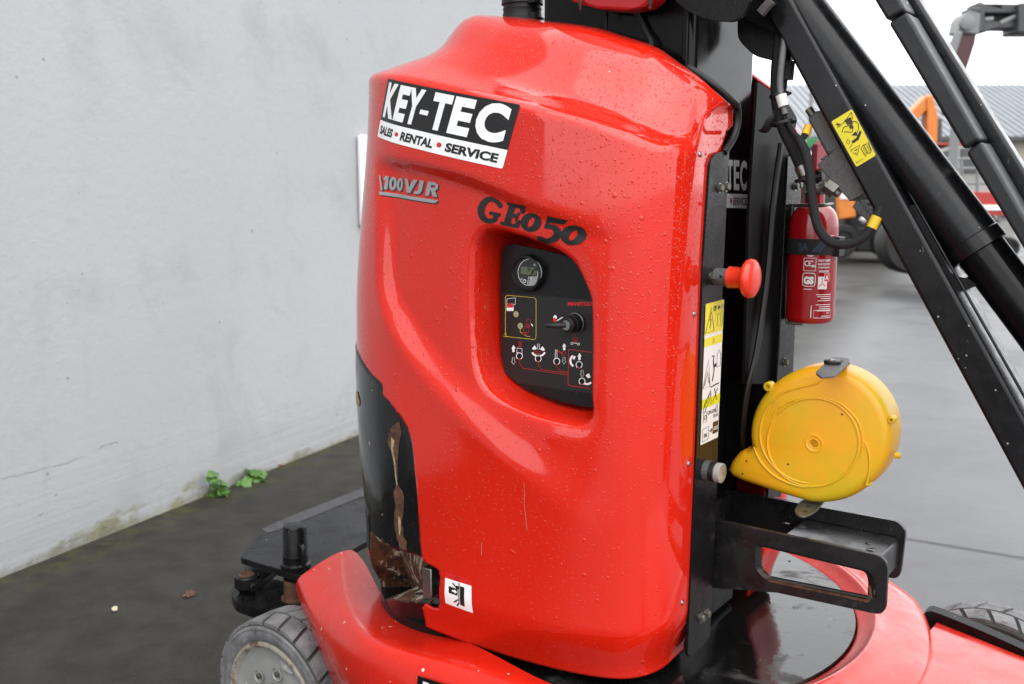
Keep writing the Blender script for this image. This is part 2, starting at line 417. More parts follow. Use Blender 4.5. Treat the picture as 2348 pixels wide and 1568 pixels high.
# ================================================================== SETTING
def procedural(name, fn):
    m = bpy.data.materials.new(name); m.use_nodes = True; MATS[name] = m; t = m.node_tree; fn(t, t.nodes['Principled BSDF'], N(t, 'ShaderNodeTexCoord').outputs['Object'])
W0, W1 = WZ(0, 1325, 0), WZ(815, 1000, 0)
WDIR = (W1-W0).normalized(); WN = Vector((WDIR.y, -WDIR.x, 0))          # along the wall, and out of it
def ground_mat(t, b, co):
    sx = N(t, 'ShaderNodeSeparateXYZ'); t.links.new(co, sx.inputs[0])
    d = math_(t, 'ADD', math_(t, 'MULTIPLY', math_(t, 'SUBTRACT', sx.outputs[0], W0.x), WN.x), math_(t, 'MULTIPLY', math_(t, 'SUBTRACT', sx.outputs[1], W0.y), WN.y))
    n1 = noise(t, co, .9, 6, .6, .4); n2 = noise(t, co, 7, 6, .65); n3 = noise(t, co, 120, 3, .6)
    st = noise(t, mapped(t, co, (1.2, 5, 1)), 1.0, 5, .6)
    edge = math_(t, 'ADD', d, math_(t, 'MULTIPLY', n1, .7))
    dark = ramp(t, edge, 2.0, 2.75, 1, 0)  # darker ground towards the wall: wet dirt, plus its shade put into the colour
    con = mixc(t, ramp(t, n1, .35, .65), (.105, .107, .115), (.15, .152, .16))
    con = mixc(t, ramp(t, st, .45, .68, 0, .35), con, (.10, .10, .106))
    con = mixc(t, ramp(t, n2, .66, .76, 0, .4), con, (.38, .37, .35))
    wet_shaded = mixc(t, ramp(t, n2, .32, .68), (.022, .020, .0155), (.050, .046, .037))
    wet_shaded = mixc(t, ramp(t, noise(t, co, 300, 3, .7), .48, .68, 0, .75), wet_shaded, (.105, .097, .08))
    wet_shaded = mixc(t, ramp(t, noise(t, mapped(t, co, (2, 2, 2)), 1.3, 6, .7), .5, .66, 0, .5), wet_shaded, (.026, .025, .020))
    wet_shaded = mixc(t, spots(t, co, 70, .10, .02, .08), wet_shaded, (.11, .10, .088))
    col = mixc(t, dark, con, wet_shaded)
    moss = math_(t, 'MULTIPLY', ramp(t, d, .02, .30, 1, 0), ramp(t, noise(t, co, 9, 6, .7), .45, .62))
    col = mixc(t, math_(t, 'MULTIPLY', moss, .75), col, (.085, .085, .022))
    t.links.new(col, b.inputs['Base Color'])
    rg = mixc(t, dark, (.40,)*3, (.66,)*3, 1); t.links.new(N_sep(t, mixc(t, dark, (.5,)*3, (.28,)*3, 1)), b.inputs['Specular IOR Level']); rr = math_(t, 'ADD', N_sep(t, rg), ramp(t, n1, .35, .7, -.12, .14)); t.links.new(rr, b.inputs['Roughness'])
    bp = N(t, 'ShaderNodeBump'); bp.inputs['Distance'].default_value = 1; bp.inputs['Strength'].default_value = 1
    t.links.new(math_(t, 'ADD', math_(t, 'MULTIPLY', n3, .0022), math_(t, 'MULTIPLY', n2, .004)), bp.inputs['Height']); t.links.new(bp.outputs[0], b.inputs['Normal'])
def N_sep(t, c):
    s = N(t, 'ShaderNodeSeparateColor'); t.links.new(c, s.inputs[0]); return s.outputs[0]
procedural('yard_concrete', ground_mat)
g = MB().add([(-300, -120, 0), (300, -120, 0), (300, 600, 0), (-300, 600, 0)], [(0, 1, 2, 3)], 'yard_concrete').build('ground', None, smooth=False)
g['kind'] = 'structure'
# joints between the concrete slabs
mat('joint_fill', (.09, .088, .086), .7)
jm = MB(); a, b2 = WZ(2040, 1229, 0), WZ(2347, 1280, 0); jd = (b2-a).normalized(); jn = Vector((-jd.y, jd.x, 0))
for off, w in ((0, .005),):
    p = a+jn*off; q0 = p-jd*2.2; q1 = p+jd*14
    jm.add([q0+jn*w+Vector((0, 0, .004)), q0-jn*w+Vector((0, 0, .004)), q1-jn*w+Vector((0, 0, .004)), q1+jn*w+Vector((0, 0, .004))], [(0, 1, 2, 3)], 'joint_fill')
jo = jm.build('slab_joint', None, smooth=False); jo.parent = g

def wall_mat(t, b, co):
    sx = N(t, 'ShaderNodeSeparateXYZ'); t.links.new(co, sx.inputs[0]); z = sx.outputs[2]
    big = noise(t, co, .55, 5, .55, .3); mid = noise(t, co, 2.6, 6, .62, .2); fine = noise(t, co, 24, 5, .65)
    drip = noise(t, mapped(t, co, (7, 7, .8)), 1, 5, .6)
    c = mixc(t, ramp(t, big, .35, .68), (.615, .638, .66), (.67, .675, .678))
    c = mixc(t, ramp(t, mid, .52, .74, 0, .38), c, (.46, .458, .45)); c = mixc(t, ramp(t, noise(t, co, 1.3, 7, .68, .5), .54, .68, 0, .30), c, (.47, .468, .46))
    c = mixc(t, ramp(t, drip, .60, .82, 0, .22), c, (.48, .46, .42))
    c = mixc(t, ramp(t, fine, .62, .75, 0, .22), c, (.36, .355, .34))
    pits = spots(t, mapped(t, co, (1, 1, 1.3)), 9, .5, .02, .075); c = mixc(t, math_(t, 'MULTIPLY', pits, .5), c, (.22, .215, .205))
    pits2 = math_(t, 'MULTIPLY', spots(t, co, 32, .4, .03, .13), ramp(t, mid, .46, .62)); c = mixc(t, math_(t, 'MULTIPLY', pits2, .5), c, (.25, .245, .235))
    # moss and splash dirt climbing from the ground
    mn = noise(t, mapped(t, co, (3.2, 3.2, 6)), 1.0, 7, .7)
    h = math_(t, 'SUBTRACT', z, math_(t, 'MULTIPLY', ramp(t, mn, .40, .76), .11))
    c = mixc(t, ramp(t, h, -.03, .035, .85, 0), c, mixc(t, ramp(t, noise(t, co, 1.7, 3), .42, .58), (.20, .19, .09), (.30, .26, .035)))
    c = mixc(t, math_(t, 'MULTIPLY', ramp(t, h, -.08, .0, .7, 0), ramp(t, fine, .4, .6)), c, (.06, .058, .045))
    c = mixc(t, ramp(t, math_(t, 'ADD', z, math_(t, 'MULTIPLY', mid, .4)), .2, .55, .28, 0), c, (.40, .41, .41))
    t.links.new(c, b.inputs['Base Color']); b.inputs['Roughness'].default_value = .75
    # board marks and hairline cracks
    bands = noise(t, mapped(t, co, (.5, .5, 26)), 1, 3, .5)
    bp = N(t, 'ShaderNodeBump'); bp.inputs['Distance'].default_value = 1
    t.links.new(math_(t, 'ADD', math_(t, 'MULTIPLY', fine, .003), math_(t, 'ADD', math_(t, 'MULTIPLY', pits, -.004), math_(t, 'MULTIPLY', math_(t, 'MULTIPLY', bands, ramp(t, z, .1, .5, 1, 0)), .004))), bp.inputs['Height'])
    t.links.new(bp.outputs[0], b.inputs['Normal'])
procedural('wall_concrete', wall_mat)
wall = Root('concrete_wall', W0, 'tall pale grey concrete wall with moss along its foot, left of the lift', 'wall', machine=False)
wall.o.rotation_euler = (0, 0, math.atan2(WDIR.y, WDIR.x)); wall.base = Vector((0, 0, 0))
# local frame: x along the wall, -y towards the yard
wb = MB().box((-5.45, 0, -.2), (8.6, .3, 7), 'wall_concrete').build('wall_panel', wall, bevel=.004)
def on_wall(px, py):
    v = Vector(ray(px, py)); t = (W0-Vector((0, 0, HCAM))).dot(WN)/v.dot(WN); p = Vector((0, 0, HCAM))+v*t-W0
    return Vector((p.dot(WDIR), 0, p.z))
# cracks in the concrete
cr = MB(); mat('crack', (.30, .295, .28), .9)
def crack(pts, w):
    P = [on_wall(*p) for p in pts]; Q = []
    for a, c in zip(P[:-1], P[1:]):
        for k in range(5): Q.append(a.lerp(c, k/5)+Vector((random.uniform(-.004, .004), 0, random.uniform(-.005, .005))))
    Q.append(P[-1]); n = len(Q); vs = []
    for i, q in enumerate(Q):
        ww = w*(.3+.7*random.random())*(1 if 0 < i < n-1 else .2); vs += [q+Vector((0, -.0012, ww)), q+Vector((0, -.0012, -ww))]
    cr.add(vs, [(2*i, 2*i+1, 2*i+3, 2*i+2) for i in range(n-1)], 'crack')
crack([(225, 1027), (245, 1018), (272, 1014)], .0022); crack([(0, 1097), (60, 1085), (125, 1068), (198, 1046)], .0011)
crack([(85, 1180), (100, 1176)], .002)
cr.build('hairline_crack', wall, smooth=False)
# white board fixed to the wall
p = on_wall(815, 309); q = on_wall(820, 520)
bd = Root('notice_board', (W0+WDIR*(p.x+.28)+Vector((0, 0, q.z))), 'white board fixed flat on the grey wall, mostly hidden by the red hood', 'board', machine=False)
bd.o.rotation_euler = wall.o.rotation_euler; bd.base = Vector((p.x+.28, 0, q.z))
MB().box((p.x, -.045, q.z), (p.x+.56, 0, p.z), 'white_plastic').build('panel', bd, bevel=.02, seg=4)
MB().box((p.x+.03, -.049, q.z+.03), (p.x+.53, -.0455, p.z-.03), 'decal_white').build('face', bd, bevel=.002)

# weeds at the foot of the wall
def weed(name, spots_, label, seed):
    random.seed(seed); base = on_wall(*spots_[0][:2]); bw = W0+WDIR*base.x; R = Root(name, (bw.x, bw.y, 0), label, 'weed', machine=False)
    for (px, py, n, r) in spots_:
        c = on_wall(px, py); cw = W0+WDIR*c.x+WN*.035+Vector((0, 0, c.z))
        stem = MB(); stem.tube([Vector((bw.x, bw.y, 0))+WN*.01, (Vector((bw.x, bw.y, 0))+cw)/2+WN*.02, cw], .0022, 'leaf_green', 5)
        stem.build('stem', R)
        for k in range(n):
            a = random.uniform(0, 6.28); d = Vector((math.cos(a), math.sin(a), random.uniform(-.2, .6))).normalized()
            pos = cw+Vector((random.uniform(-r, r), random.uniform(-r, r)*.6, random.uniform(-r, r)))+WN*.02
            nrm = (WN*.6+Vector((random.uniform(-.5, .5), random.uniform(-.5, .5), 1))).normalized()
            x = d.cross(nrm).normalized(); y = nrm.cross(x); sz = random.uniform(.022, .036)
            vs = [pos]; m = 12
            for j in range(m):
                t = 2*math.pi*j/m; rr = sz*(1-.28*(abs(math.cos(1.5*t)) < .25))*(.9+.2*random.random())
                vs.append(pos+x*rr*math.cos(t)*.85+y*rr*math.sin(t)+nrm*(-.12*rr+.1*sz*math.sin(2*t)))
            MB().add(vs, [(0, 1+j, 1+(j+1) % m) for j in range(m)], 'leaf_green').build('leaf', R, fix=False)
weed('weed', [(466, 1092, 6, .024), (488, 1112, 10, .028), (482, 1126, 5, .026)], 'light green weed with two leaf clumps at the wall foot, left one', 3)
weed('weed', [(540, 1103, 5, .02), (566, 1092, 16, .036), (579, 1078, 6, .026)], 'fuller dark green weed at the wall foot, right of the other weed', 5)
# things lying on the ground
def litter(name, px, py, size, mt, label, cat, shape):
    c = WZ(px, py, .004); vs = [c+Vector((0, 0, .006))]; n = len(shape)
    for i, (r, a) in enumerate(shape):
        vs.append(c+Vector((math.cos(a)*r*size, math.sin(a)*r*size, random.uniform(0, .012))))
    mb = MB(); mb.add([v+Vector((0, 0, .0012)) for v in vs], [(0, 1+i, 1+(i+1) % n) for i in range(n)], mt)
    mb.add(vs, [(0, 1+(i+1) % n, 1+i) for i in range(n)], mt)
    o = mb.build(name, None, fix=False); tag(o, label, cat)
random.seed(11)
lobes = [(.9 if k % 2 else .45, k*math.pi/7+random.uniform(-.1, .1)) for k in range(14)]
litter('dead_leaf', 433, 1364, .034, 'leaf_brown', 'curled brown dead leaf lying on the dark ground left of the wheel', 'leaf', lobes)
litter('petal', 263, 1400, .011, 'petal', 'small pale yellow petal on the dark ground, nearest the frame edge', 'petal', [(.8+.2*random.random(), k*.9) for k in range(7)])
litter('dead_leaf', 640, 1067, .03, 'orange_paint', 'small orange leaf at the wall foot right of the weeds', 'leaf', [(.9, .3), (.5, 1.2), (.9, 2.6), (.5, 3.9), (.8, 5.0)])
random.seed(21)
gr = MB()
for k in range(120):
    px, py = random.uniform(0, 760), random.uniform(1020, 1568); c = WZ(px, py, 0)
    if (c-W0).dot(WN) < .03: continue
    r = random.uniform(.0008, .0022); gr.lathe(c, (0, 0, 1), [(0, r), (r*.7, r*.7), (r, 0.0001)], random.choice(['bg_grey', 'bg_grey', 'leaf_brown']), 6)
go = gr.build('grit', None, kind='stuff'); go['label'] = 'fine pale grit scattered over the dark ground'; go['category'] = 'grit'

# ================================================================== THE LIFT
YC = .055                                    # the machine's plane of symmetry
lift = Root('mast_lift', (0, YC, 0), 'red and black electric mast boom lift filling the foreground beside the wall', 'boom lift')
# ---- hood: outline in plan, from its edge beside the mast round the near side to the rear
cpts = [(.264, -.085), (.264, -.13), (.263, -.17), (.266, -.22), (.265, -.275), (.247, -.33), (.205, -.375), (.13, -.405), (.02, -.424), (-.12, -.432), (-.24, -.428)]
for a in (258, 245, 232, 219, 206, 193, 180): cpts.append((-.236+.384*math.cos(math.radians(a)), -.046+.384*math.sin(math.radians(a))))
cpts += [(-.621, .0), (-.621, YC)]
cd = np.array([p[:2] for p in spline([(x, y, 0) for x, y in cpts], 40)])
sl = np.r_[0, np.cumsum(np.hypot(*np.diff(cd, axis=0).T))]
_u = np.linspace(0, sl[-1], 900); cd = np.stack([np.interp(_u, sl, cd[:, 0]), np.interp(_u, sl, cd[:, 1])], 1)
_w = np.exp(-.5*(np.arange(-30, 31)/9)**2); _w /= _w.sum(); _q = np.concatenate([2*cd[0]-cd[30:0:-1], cd, 2*cd[-1]-cd[-2:-32:-1]])
cd = np.stack([np.convolve(_q[:, k], _w, 'valid') for k in (0, 1)], 1)
sl = np.r_[0, np.cumsum(np.hypot(*np.diff(cd, axis=0).T))]; SMAX = sl[-1]
td = np.gradient(cd, axis=0); td /= np.hypot(*td.T)[:, None]; nd = np.stack([-td[:, 1], td[:, 0]], 1)
def s_at(x, y): return float(sl[np.argmin((cd[:, 0]-x)**2+(cd[:, 1]-y)**2)])
def Cs(s): return np.stack([np.interp(s, sl, cd[:, 0]), np.interp(s, sl, cd[:, 1])], -1)
def Ns(s):
    n = np.stack([np.interp(s, sl, nd[:, 0]), np.interp(s, sl, nd[:, 1])], -1); return n/np.linalg.norm(n, axis=-1, keepdims=True)
def sm(x): x = np.clip(x, 0, 1); return x*x*(3-2*x)
def pch(xs, ys):
    """monotone-ish smooth interpolation"""
    xs = np.array(xs, float); ys = np.array(ys, float); h = np.diff(xs); dl = np.diff(ys)/h; m = np.zeros_like(ys)
    m[0], m[-1] = dl[0], dl[-1]
    for i in range(1, len(xs)-1): m[i] = 0 if dl[i-1]*dl[i] <= 0 else 2*dl[i-1]*dl[i]/(dl[i-1]+dl[i])
    def f(x):
        x = np.clip(np.asarray(x, float), xs[0], xs[-1]); i = np.clip(np.searchsorted(xs, x)-1, 0, len(xs)-2); t = (x-xs[i])/h[i]
        return ys[i]*(1+2*t)*(1-t)**2+m[i]*h[i]*t*(1-t)**2+ys[i+1]*t*t*(3-2*t)+m[i+1]*h[i]*t*t*(t-1)
    return f
HZ0 = .525
def taper(s, z):
    e = -.030*sm((.115-(z-HZ0))/.115)**1.0
    rear = sm((s-s_at(-.1, -.432))/.45)
    e = e-rear*(.034*sm((z-1.16)/.52)+.012*sm((1.0-z)/.4))
    return e+.006*np.exp(-((z-1.0)/.3)**2)*sm((s-.2)/.2)
def base_pt(s, z):
    return np.concatenate([Cs(s)+Ns(s)*taper(s, z)[..., None], z[..., None]], -1)
def invert(fn, px, py, s0, z0):
    s, z = s0, z0
    for _ in range(25):
        A = np.array([s, s+1e-4, s]); B = np.array([z, z, z+1e-4]); q = proj_l(fn(A, B))
        J = np.stack([(q[1]-q[0])/1e-4, (q[2]-q[0])/1e-4], 1); r = np.array([px, py])-q[0]
        d = np.linalg.solve(J, r); d = np.clip(d, -.06, .06); s = float(np.clip(s+d[0], 0.001, SMAX-.001)); z = float(z+d[1])
    return s, z
def sz(px, py, fn=None):
    fn = fn or base_pt; x = PY(px, py, -.425); s0 = s_at(max(min(x.x, .27), -.5), -.425 if x.x > -.3 else -.33); return invert(fn, px, py, s0, x.z)
# S-shaped sweep across the side and the step below the upper band
def curve_f(pxs, pre=(), post=()):
    a = [sz(*p) for p in pxs]; a = sorted(list(pre)+a+list(post)); return pch([p[0] for p in a], [p[1] for p in a])
band_f = curve_f([(868, 352), (930, 364), (1050, 392), (1150, 430), (1250, 472), (1350, 505), (1450, 530)])
sA = sz(868, 352)[0]; zA = sz(868, 352)[1]
scur_f = curve_f([(872, 640), (905, 730), (990, 848), (1100, 955), (1250, 1080), (1400, 1170)], post=[(sA+.03, zA-.02), (sA-.012, zA-.12)])
sR0, sR1 = sz(1470, 700)[0], sz(1330, 700)[0]
FLOOR_Y = -.342
def poly_dist(P, S, Z):
    """signed distance (inside negative) of points to polygon P in (s, z)"""
    P = np.array(P); Q = np.roll(P, -1, 0); d = np.full(S.shape, 1e9); ins = np.zeros(S.shape, bool)
    for a, b in zip(P, Q):
        e = b-a; t = np.clip(((S-a[0])*e[0]+(Z-a[1])*e[1])/(e@e+1e-12), 0, 1)
        d = np.minimum(d, np.hypot(S-a[0]-t*e[0], Z-a[1]-t*e[1]))
        c = (a[1] > Z) != (b[1] > Z)
        with np.errstate(divide='ignore', invalid='ignore'): xi = a[0]+(Z-a[1])/(e[1] if e[1] else 1e-12)*e[0]
        ins ^= c & (S < xi)
    return np.where(ins, -d, d)
out_px = [(1072, 560), (1086, 532), (1120, 522), (1180, 538), (1255, 562), (1308, 592), (1330, 628), (1342, 690), (1348, 800), (1346, 900), (1352, 940), (1348, 966), (1325, 980), (1270, 970), (1190, 945), (1120, 905), (1086, 860), (1072, 790), (1066, 680)]
POUT = [sz(*p) for p in [tuple(q)[:2] for q in spline([(*p, 0) for p in out_px+out_px[:1]], 4)[:-1]]]
win_px = [(1150, 572), (1168, 558), (1240, 572), (1310, 603), (1340, 640), (1400, 690), (1390, 830), (1384, 935), (1335, 932), (1280, 920), (1205, 892), (1165, 858), (1152, 800), (1147, 650)]
sEnd = sz(1344, 800)[0]
def floor_sz(px, py):
    p = PY(px, py, FLOOR_Y); i = np.argmin(np.where(cd[:, 1] < -.3, abs(cd[:, 0]-p.x), 9)); return max(float(sl[i]), sEnd+.004), p.z
PIN = [floor_sz(*p) for p in rounded(win_px, 18, 4)]
_cs = np.linspace(sR0-.15, sA+.03, 70); _cz = scur_f(_cs)
def curve_dist(s, z):
    d = np.full(s.shape, 1e9)
    for a0, a1, b0, b1 in zip(_cs[:-1], _cz[:-1], _cs[1:], _cz[1:]):
        e0, e1 = b0-a0, b1-a1; t = np.clip(((s-a0)*e0+(z-a1)*e1)/(e0*e0+e1*e1), 0, 1); d = np.minimum(d, np.hypot(s-a0-t*e0, z-a1-t*e1))
    return d*np.sign(z-scur_f(s))
def disp(s, z):
    """outward displacement of the hood skin"""
    bz = band_f(s); cz = scur_f(s); dcz = (scur_f(s+.004)-scur_f(s-.004))/.008; dbz = (band_f(s+.004)-band_f(s-.004))/.008
    fade = sm((s-sR0)/(sR1-sR0))*sm((sA+.022-s)/.09)
    amp = .026*sm((s-sR0)/(sA-sR0)*1.25+.25)*(1-.5*np.clip(1-(s-sR0)/(sA-sR0), 0, 1))
    rr_ = np.clip(1-(s-sR0)/(sA-sR0), 0, 1); wb = .05+.085*rr_**1.5
    top = sm((bz-z)/np.sqrt(1+dbz**2)/.030); ud = curve_dist(s, z); bot = sm(ud/wb+.5)
    e = -amp*top*bot*fade
    # soft ridge riding on the sweep
    u = ud; e = e+.0035*np.exp(-((u+.03)/.03)**2)*fade*(1-rr_)*sm((bz-z)/.08)
    do = poly_dist(POUT, s, z); di = poly_dist(PIN, s, z)
    C = base_pt(s, z); n = Ns(s)
    D = np.clip((FLOOR_Y-C[..., 1])/np.minimum(-n[..., 1], -.5)*-1, .0, .2)
    t = np.where(di <= 0, 1.0, np.where(do >= .0, 0.0, (-do)/(np.maximum(-do, 0)+np.maximum(di, 0)+1e-9)))
    t = t*t*(3-2*t); w = t
    lip = -.004*sm((.03-do)/.03)*(do > 0)
    return e*(1-w)-w*D+lip*(1-w)
_gs = np.arange(-.01, SMAX+.02, .003); _gz = np.arange(HZ0-.03, 1.75, .003)
_D = disp(*[m.astype(float) for m in np.meshgrid(np.clip(_gs, 0, SMAX), _gz)])
_k = np.exp(-.5*(np.arange(-5, 6)/1.7)**2); _k /= _k.sum()
for _ax in (0, 1):
    _p = np.pad(_D, [(5, 5) if i == _ax else (0, 0) for i in (0, 1)], mode='edge')
    _D = sum(_k[i]*np.take(_p, range(i, i+_D.shape[_ax]), axis=_ax) for i in range(11))
def disp_s(s, z):
    u = np.clip((s-_gs[0])/.003, 0, len(_gs)-1.001); v = np.clip((z-_gz[0])/.003, 0, len(_gz)-1.001); i = u.astype(int); j = v.astype(int); u = u-i; v = v-j
    return (_D[j, i]*(1-u)+_D[j, i+1]*u)*(1-v)+(_D[j+1, i]*(1-u)+_D[j+1, i+1]*u)*v
def hood_pt(s, z):
    p = base_pt(s, z); p[..., :2] += Ns(s)*disp_s(s, z)[..., None]; return p
def hood_nrm(s, z):
    a = hood_pt(s+.002, z)-hood_pt(s-.002, z); b = hood_pt(s, z+.002)-hood_pt(s, z-.002)
    n = np.cross(b, a); n /= np.linalg.norm(n, axis=-1, keepdims=True)
    f = np.sign((n[..., :2]*Ns(s)).sum(-1)); return n*f[..., None]
# roof of the hood: edge height, inner target and inner height along the outline
def _k(px, py, Y): p = PY(px, py, Y); return (p.x, p.y), p.z
rt = [((.264, -.085), 1.590, *_k(1683, 251, -.088)), ((.264, -.13), 1.586, *_k(1677, 245, -.112)), ((.266, -.17), 1.581, *_k(1664, 233, -.135)), ((.272, -.215), 1.572, *_k(1638, 208, -.152)),
      ((.271, -.262), 1.514, *_k(1606, 179, -.162)), ((.250, -.33), 1.510, *_k(1560, 146, -.165)), ((.205, -.375), 1.530, (.14, -.165), 1.703),
      ((.13, -.405), 1.558, (.09, -.165), 1.722), ((.02, -.424), 1.586, (0, -.165), 1.752), ((-.12, -.432), 1.620, (-.12, -.15), 1.776),
      ((-.24, -.428), 1.646, (-.20, -.10), 1.795), ((-.367, -.407), 1.664, (-.25, -.05), 1.806), ((-.5075, -.3175), 1.677, (-.29, .0), 1.812),
      ((-.597, -.177), 1.684, (-.30, .03), 1.813), ((-.621, YC), 1.688, (-.30, YC), 1.813)]
rs_ = [s_at(*r[0]) for r in rt]; rs_[0] = 0; rs_[-1] = SMAX
zE = pch(rs_, [r[1] for r in rt]); zI = pch(rs_, [r[3] for r in rt]); kX = pch(rs_, [r[2][0] for r in rt]); kY = pch(rs_, [r[2][1] for r in rt])
gn = pch([0, .10, .28, .38, .62, .80, 1.0], [0, .05, .16, .32, .80, .95, 1]); grr = pch([0, .2, .38, .45, .60, .68, 1], [0, .19, .36, .47, .90, .985, 1])
def roof_pt(s, w):
    z = zE(s); c = base_pt(s, z); rear = sm((s-s_at(-.1, -.432))/.35); gw = gn(w)*(1-rear)+grr(w)*rear
    x = c[..., 0]+(kX(s)-c[..., 0])*w; y = c[..., 1]+(kY(s)-c[..., 1])*w
    return np.stack([x, y, z+(zI(s)-z)*gw], -1)
cut_l = [sz(*tuple(p)[:2]) for p in spline([(872, 898, 0), (888, 917, 0), (905, 938, 0), (928, 970, 0), (943, 1010, 0), (951, 1080, 0), (957, 1150, 0), (962, 1230, 0), (967, 1276, 0)], 4)]+[sz(*p) for p in [(970, 1286), (985, 1294), (1002, 1304), (1009, 1318), (1010, 1388), (1004, 1397), (990, 1396), (972, 1386)]]
s0_, z0_ = cut_l[0]
_up = [(SMAX+1, 1.080), (1.16, 1.080), (1.07, 1.073), (.98, 1.056), (.905, 1.032)]+[cut_l[i] for i in (2, 8, 12, 16, 20, 24, 28)]
CUTL = [tuple(p)[:2] for p in spline([(*p, 0) for p in _up[1:]], 7)]
CUTL = [_up[0]]+CUTL+cut_l[29:]+[(cut_l[-1][0]+.012, cut_l[-1][1]-.02), (cut_l[-1][0]+.012, .2), (SMAX+1, .2)]
sa, sb, sc_ = s_at(.264, -.09), s_at(.264, -.133), s_at(.266, -.165)
CUTR = [(-1, 1.556), (sa, 1.556), (sa+.02, 1.545), (sb, 1.512), (sb+.02, 1.492), (sc_, 1.478), (sc_+.003, 1.30), (sc_+.002, .2), (-1, .2)]
def snap(P, S, Z, thr):
    P = np.array(P); Q = np.roll(P, -1, 0); bd = np.full(S.shape, 1e9); bs = S.copy(); bz = Z.copy()
    for a, b in zip(P, Q):
        e = b-a; t = np.clip(((S-a[0])*e[0]+(Z-a[1])*e[1])/(e@e+1e-12), 0, 1); ps = a[0]+t*e[0]; pz = a[1]+t*e[1]; d = np.hypot(S-ps, Z-pz)
        k = d < bd; bd = np.where(k, d, bd); bs = np.where(k, ps, bs); bz = np.where(k, pz, bz)
    k = bd < thr; return np.where(k, bs, S), np.where(k, bz, Z)
NS, NZ, NR = 310, 236, 28
S1 = np.linspace(0, SMAX, NS); r_f = .016
ze = zE(S1)-r_f
Tz = np.linspace(0, 1, NZ); S = np.repeat(S1[None], NZ, 0); Z = HZ0+(ze[None]-HZ0)*Tz[:, None]
thr = max(S1[1]-S1[0], .0048)*.56
S, Z = snap(CUTL, S, Z, thr); S, Z = snap(CUTR, S, Z, thr); S = np.clip(S, 0, SMAX)
wallp = hood_pt(S, Z)
# fillet between skin and roof, then roof
inner = []; kd = np.hypot(kX(S1)-Cs(S1)[:, 0], kY(S1)-Cs(S1)[:, 1]); wr = np.clip(r_f/np.maximum(kd, .01), 0, .5)
pa = hood_pt(S1, ze); pc = roof_pt(S1, wr); pm = np.concatenate([base_pt(S1, zE(S1))], 0)
for t in np.linspace(0, 1, 6)[1:]: inner.append((1-t)**2*pa+2*t*(1-t)*pm+t*t*pc)
for k in range(1, NR+1): inner.append(roof_pt(S1, wr+(1-wr)*k/NR))
G = np.concatenate([wallp, np.stack(inner)], 0); nr = G.shape[0]
cs_ = (S[:-1, :-1]+S[1:, :-1]+S[:-1, 1:]+S[1:, 1:])/4; cz_ = (Z[:-1, :-1]+Z[1:, :-1]+Z[:-1, 1:]+Z[1:, 1:])/4
dead = (poly_dist(CUTL, cs_, cz_) < 0) | (poly_dist(CUTR, cs_, cz_) < 0)
hb = MB(); fs = []
for j in range(nr-1):
    for i in range(NS-1):
        if j < NZ-1 and dead[j, i]: continue
        a = j*NS+i; fs.append((a, a+NS, a+NS+1, a+1))
hb.add(G.reshape(-1, 3).tolist(), fs, 'red_hood')
# far half, mirrored
S2 = np.linspace(0, SMAX, 70); rows = [base_pt(S2, HZ0+(zE(S2)-HZ0)*t) for t in np.linspace(0, 1, 30)]+[roof_pt(S2, np.full(70, k/10)) for k in range(1, 11)]
G2 = np.stack(rows); G2[..., 1] = YC+(YC-G2[..., 1])*.70; f2 = []
for j in range(39):
    for i in range(69): 
        a = j*70+i; f2.append((a+1, a+71, a+70, a))
hb.add(G2.reshape(-1, 3).tolist(), f2, 'red_hood')
hood = hb.build('hood', lift, fix=False, angle=180)
bm = bmesh.new(); bm.from_mesh(hood.data); bmesh.ops.delete(bm, geom=[v for v in bm.verts if not v.link_faces], context='VERTS')
bmesh.ops.recalc_face_normals(bm, faces=bm.faces); bm.normal_update()
top_f = max(bm.faces, key=lambda f: f.calc_center_median().z)
ctr = [f for f in bm.faces if f.calc_center_median().z < 1.3 and abs(f.normal.y) > .8 and f.calc_center_median().y < 0]
if sum(f.normal.y for f in ctr) > 0: bmesh.ops.reverse_faces(bm, faces=bm.faces)
bm.to_mesh(hood.data); bm.free(); hood.data.polygons.foreach_set('use_smooth', [True]*len(hood.data.polygons))
md = hood.modifiers.new('thickness', 'SOLIDIFY'); md.thickness = .006; md.offset = -1
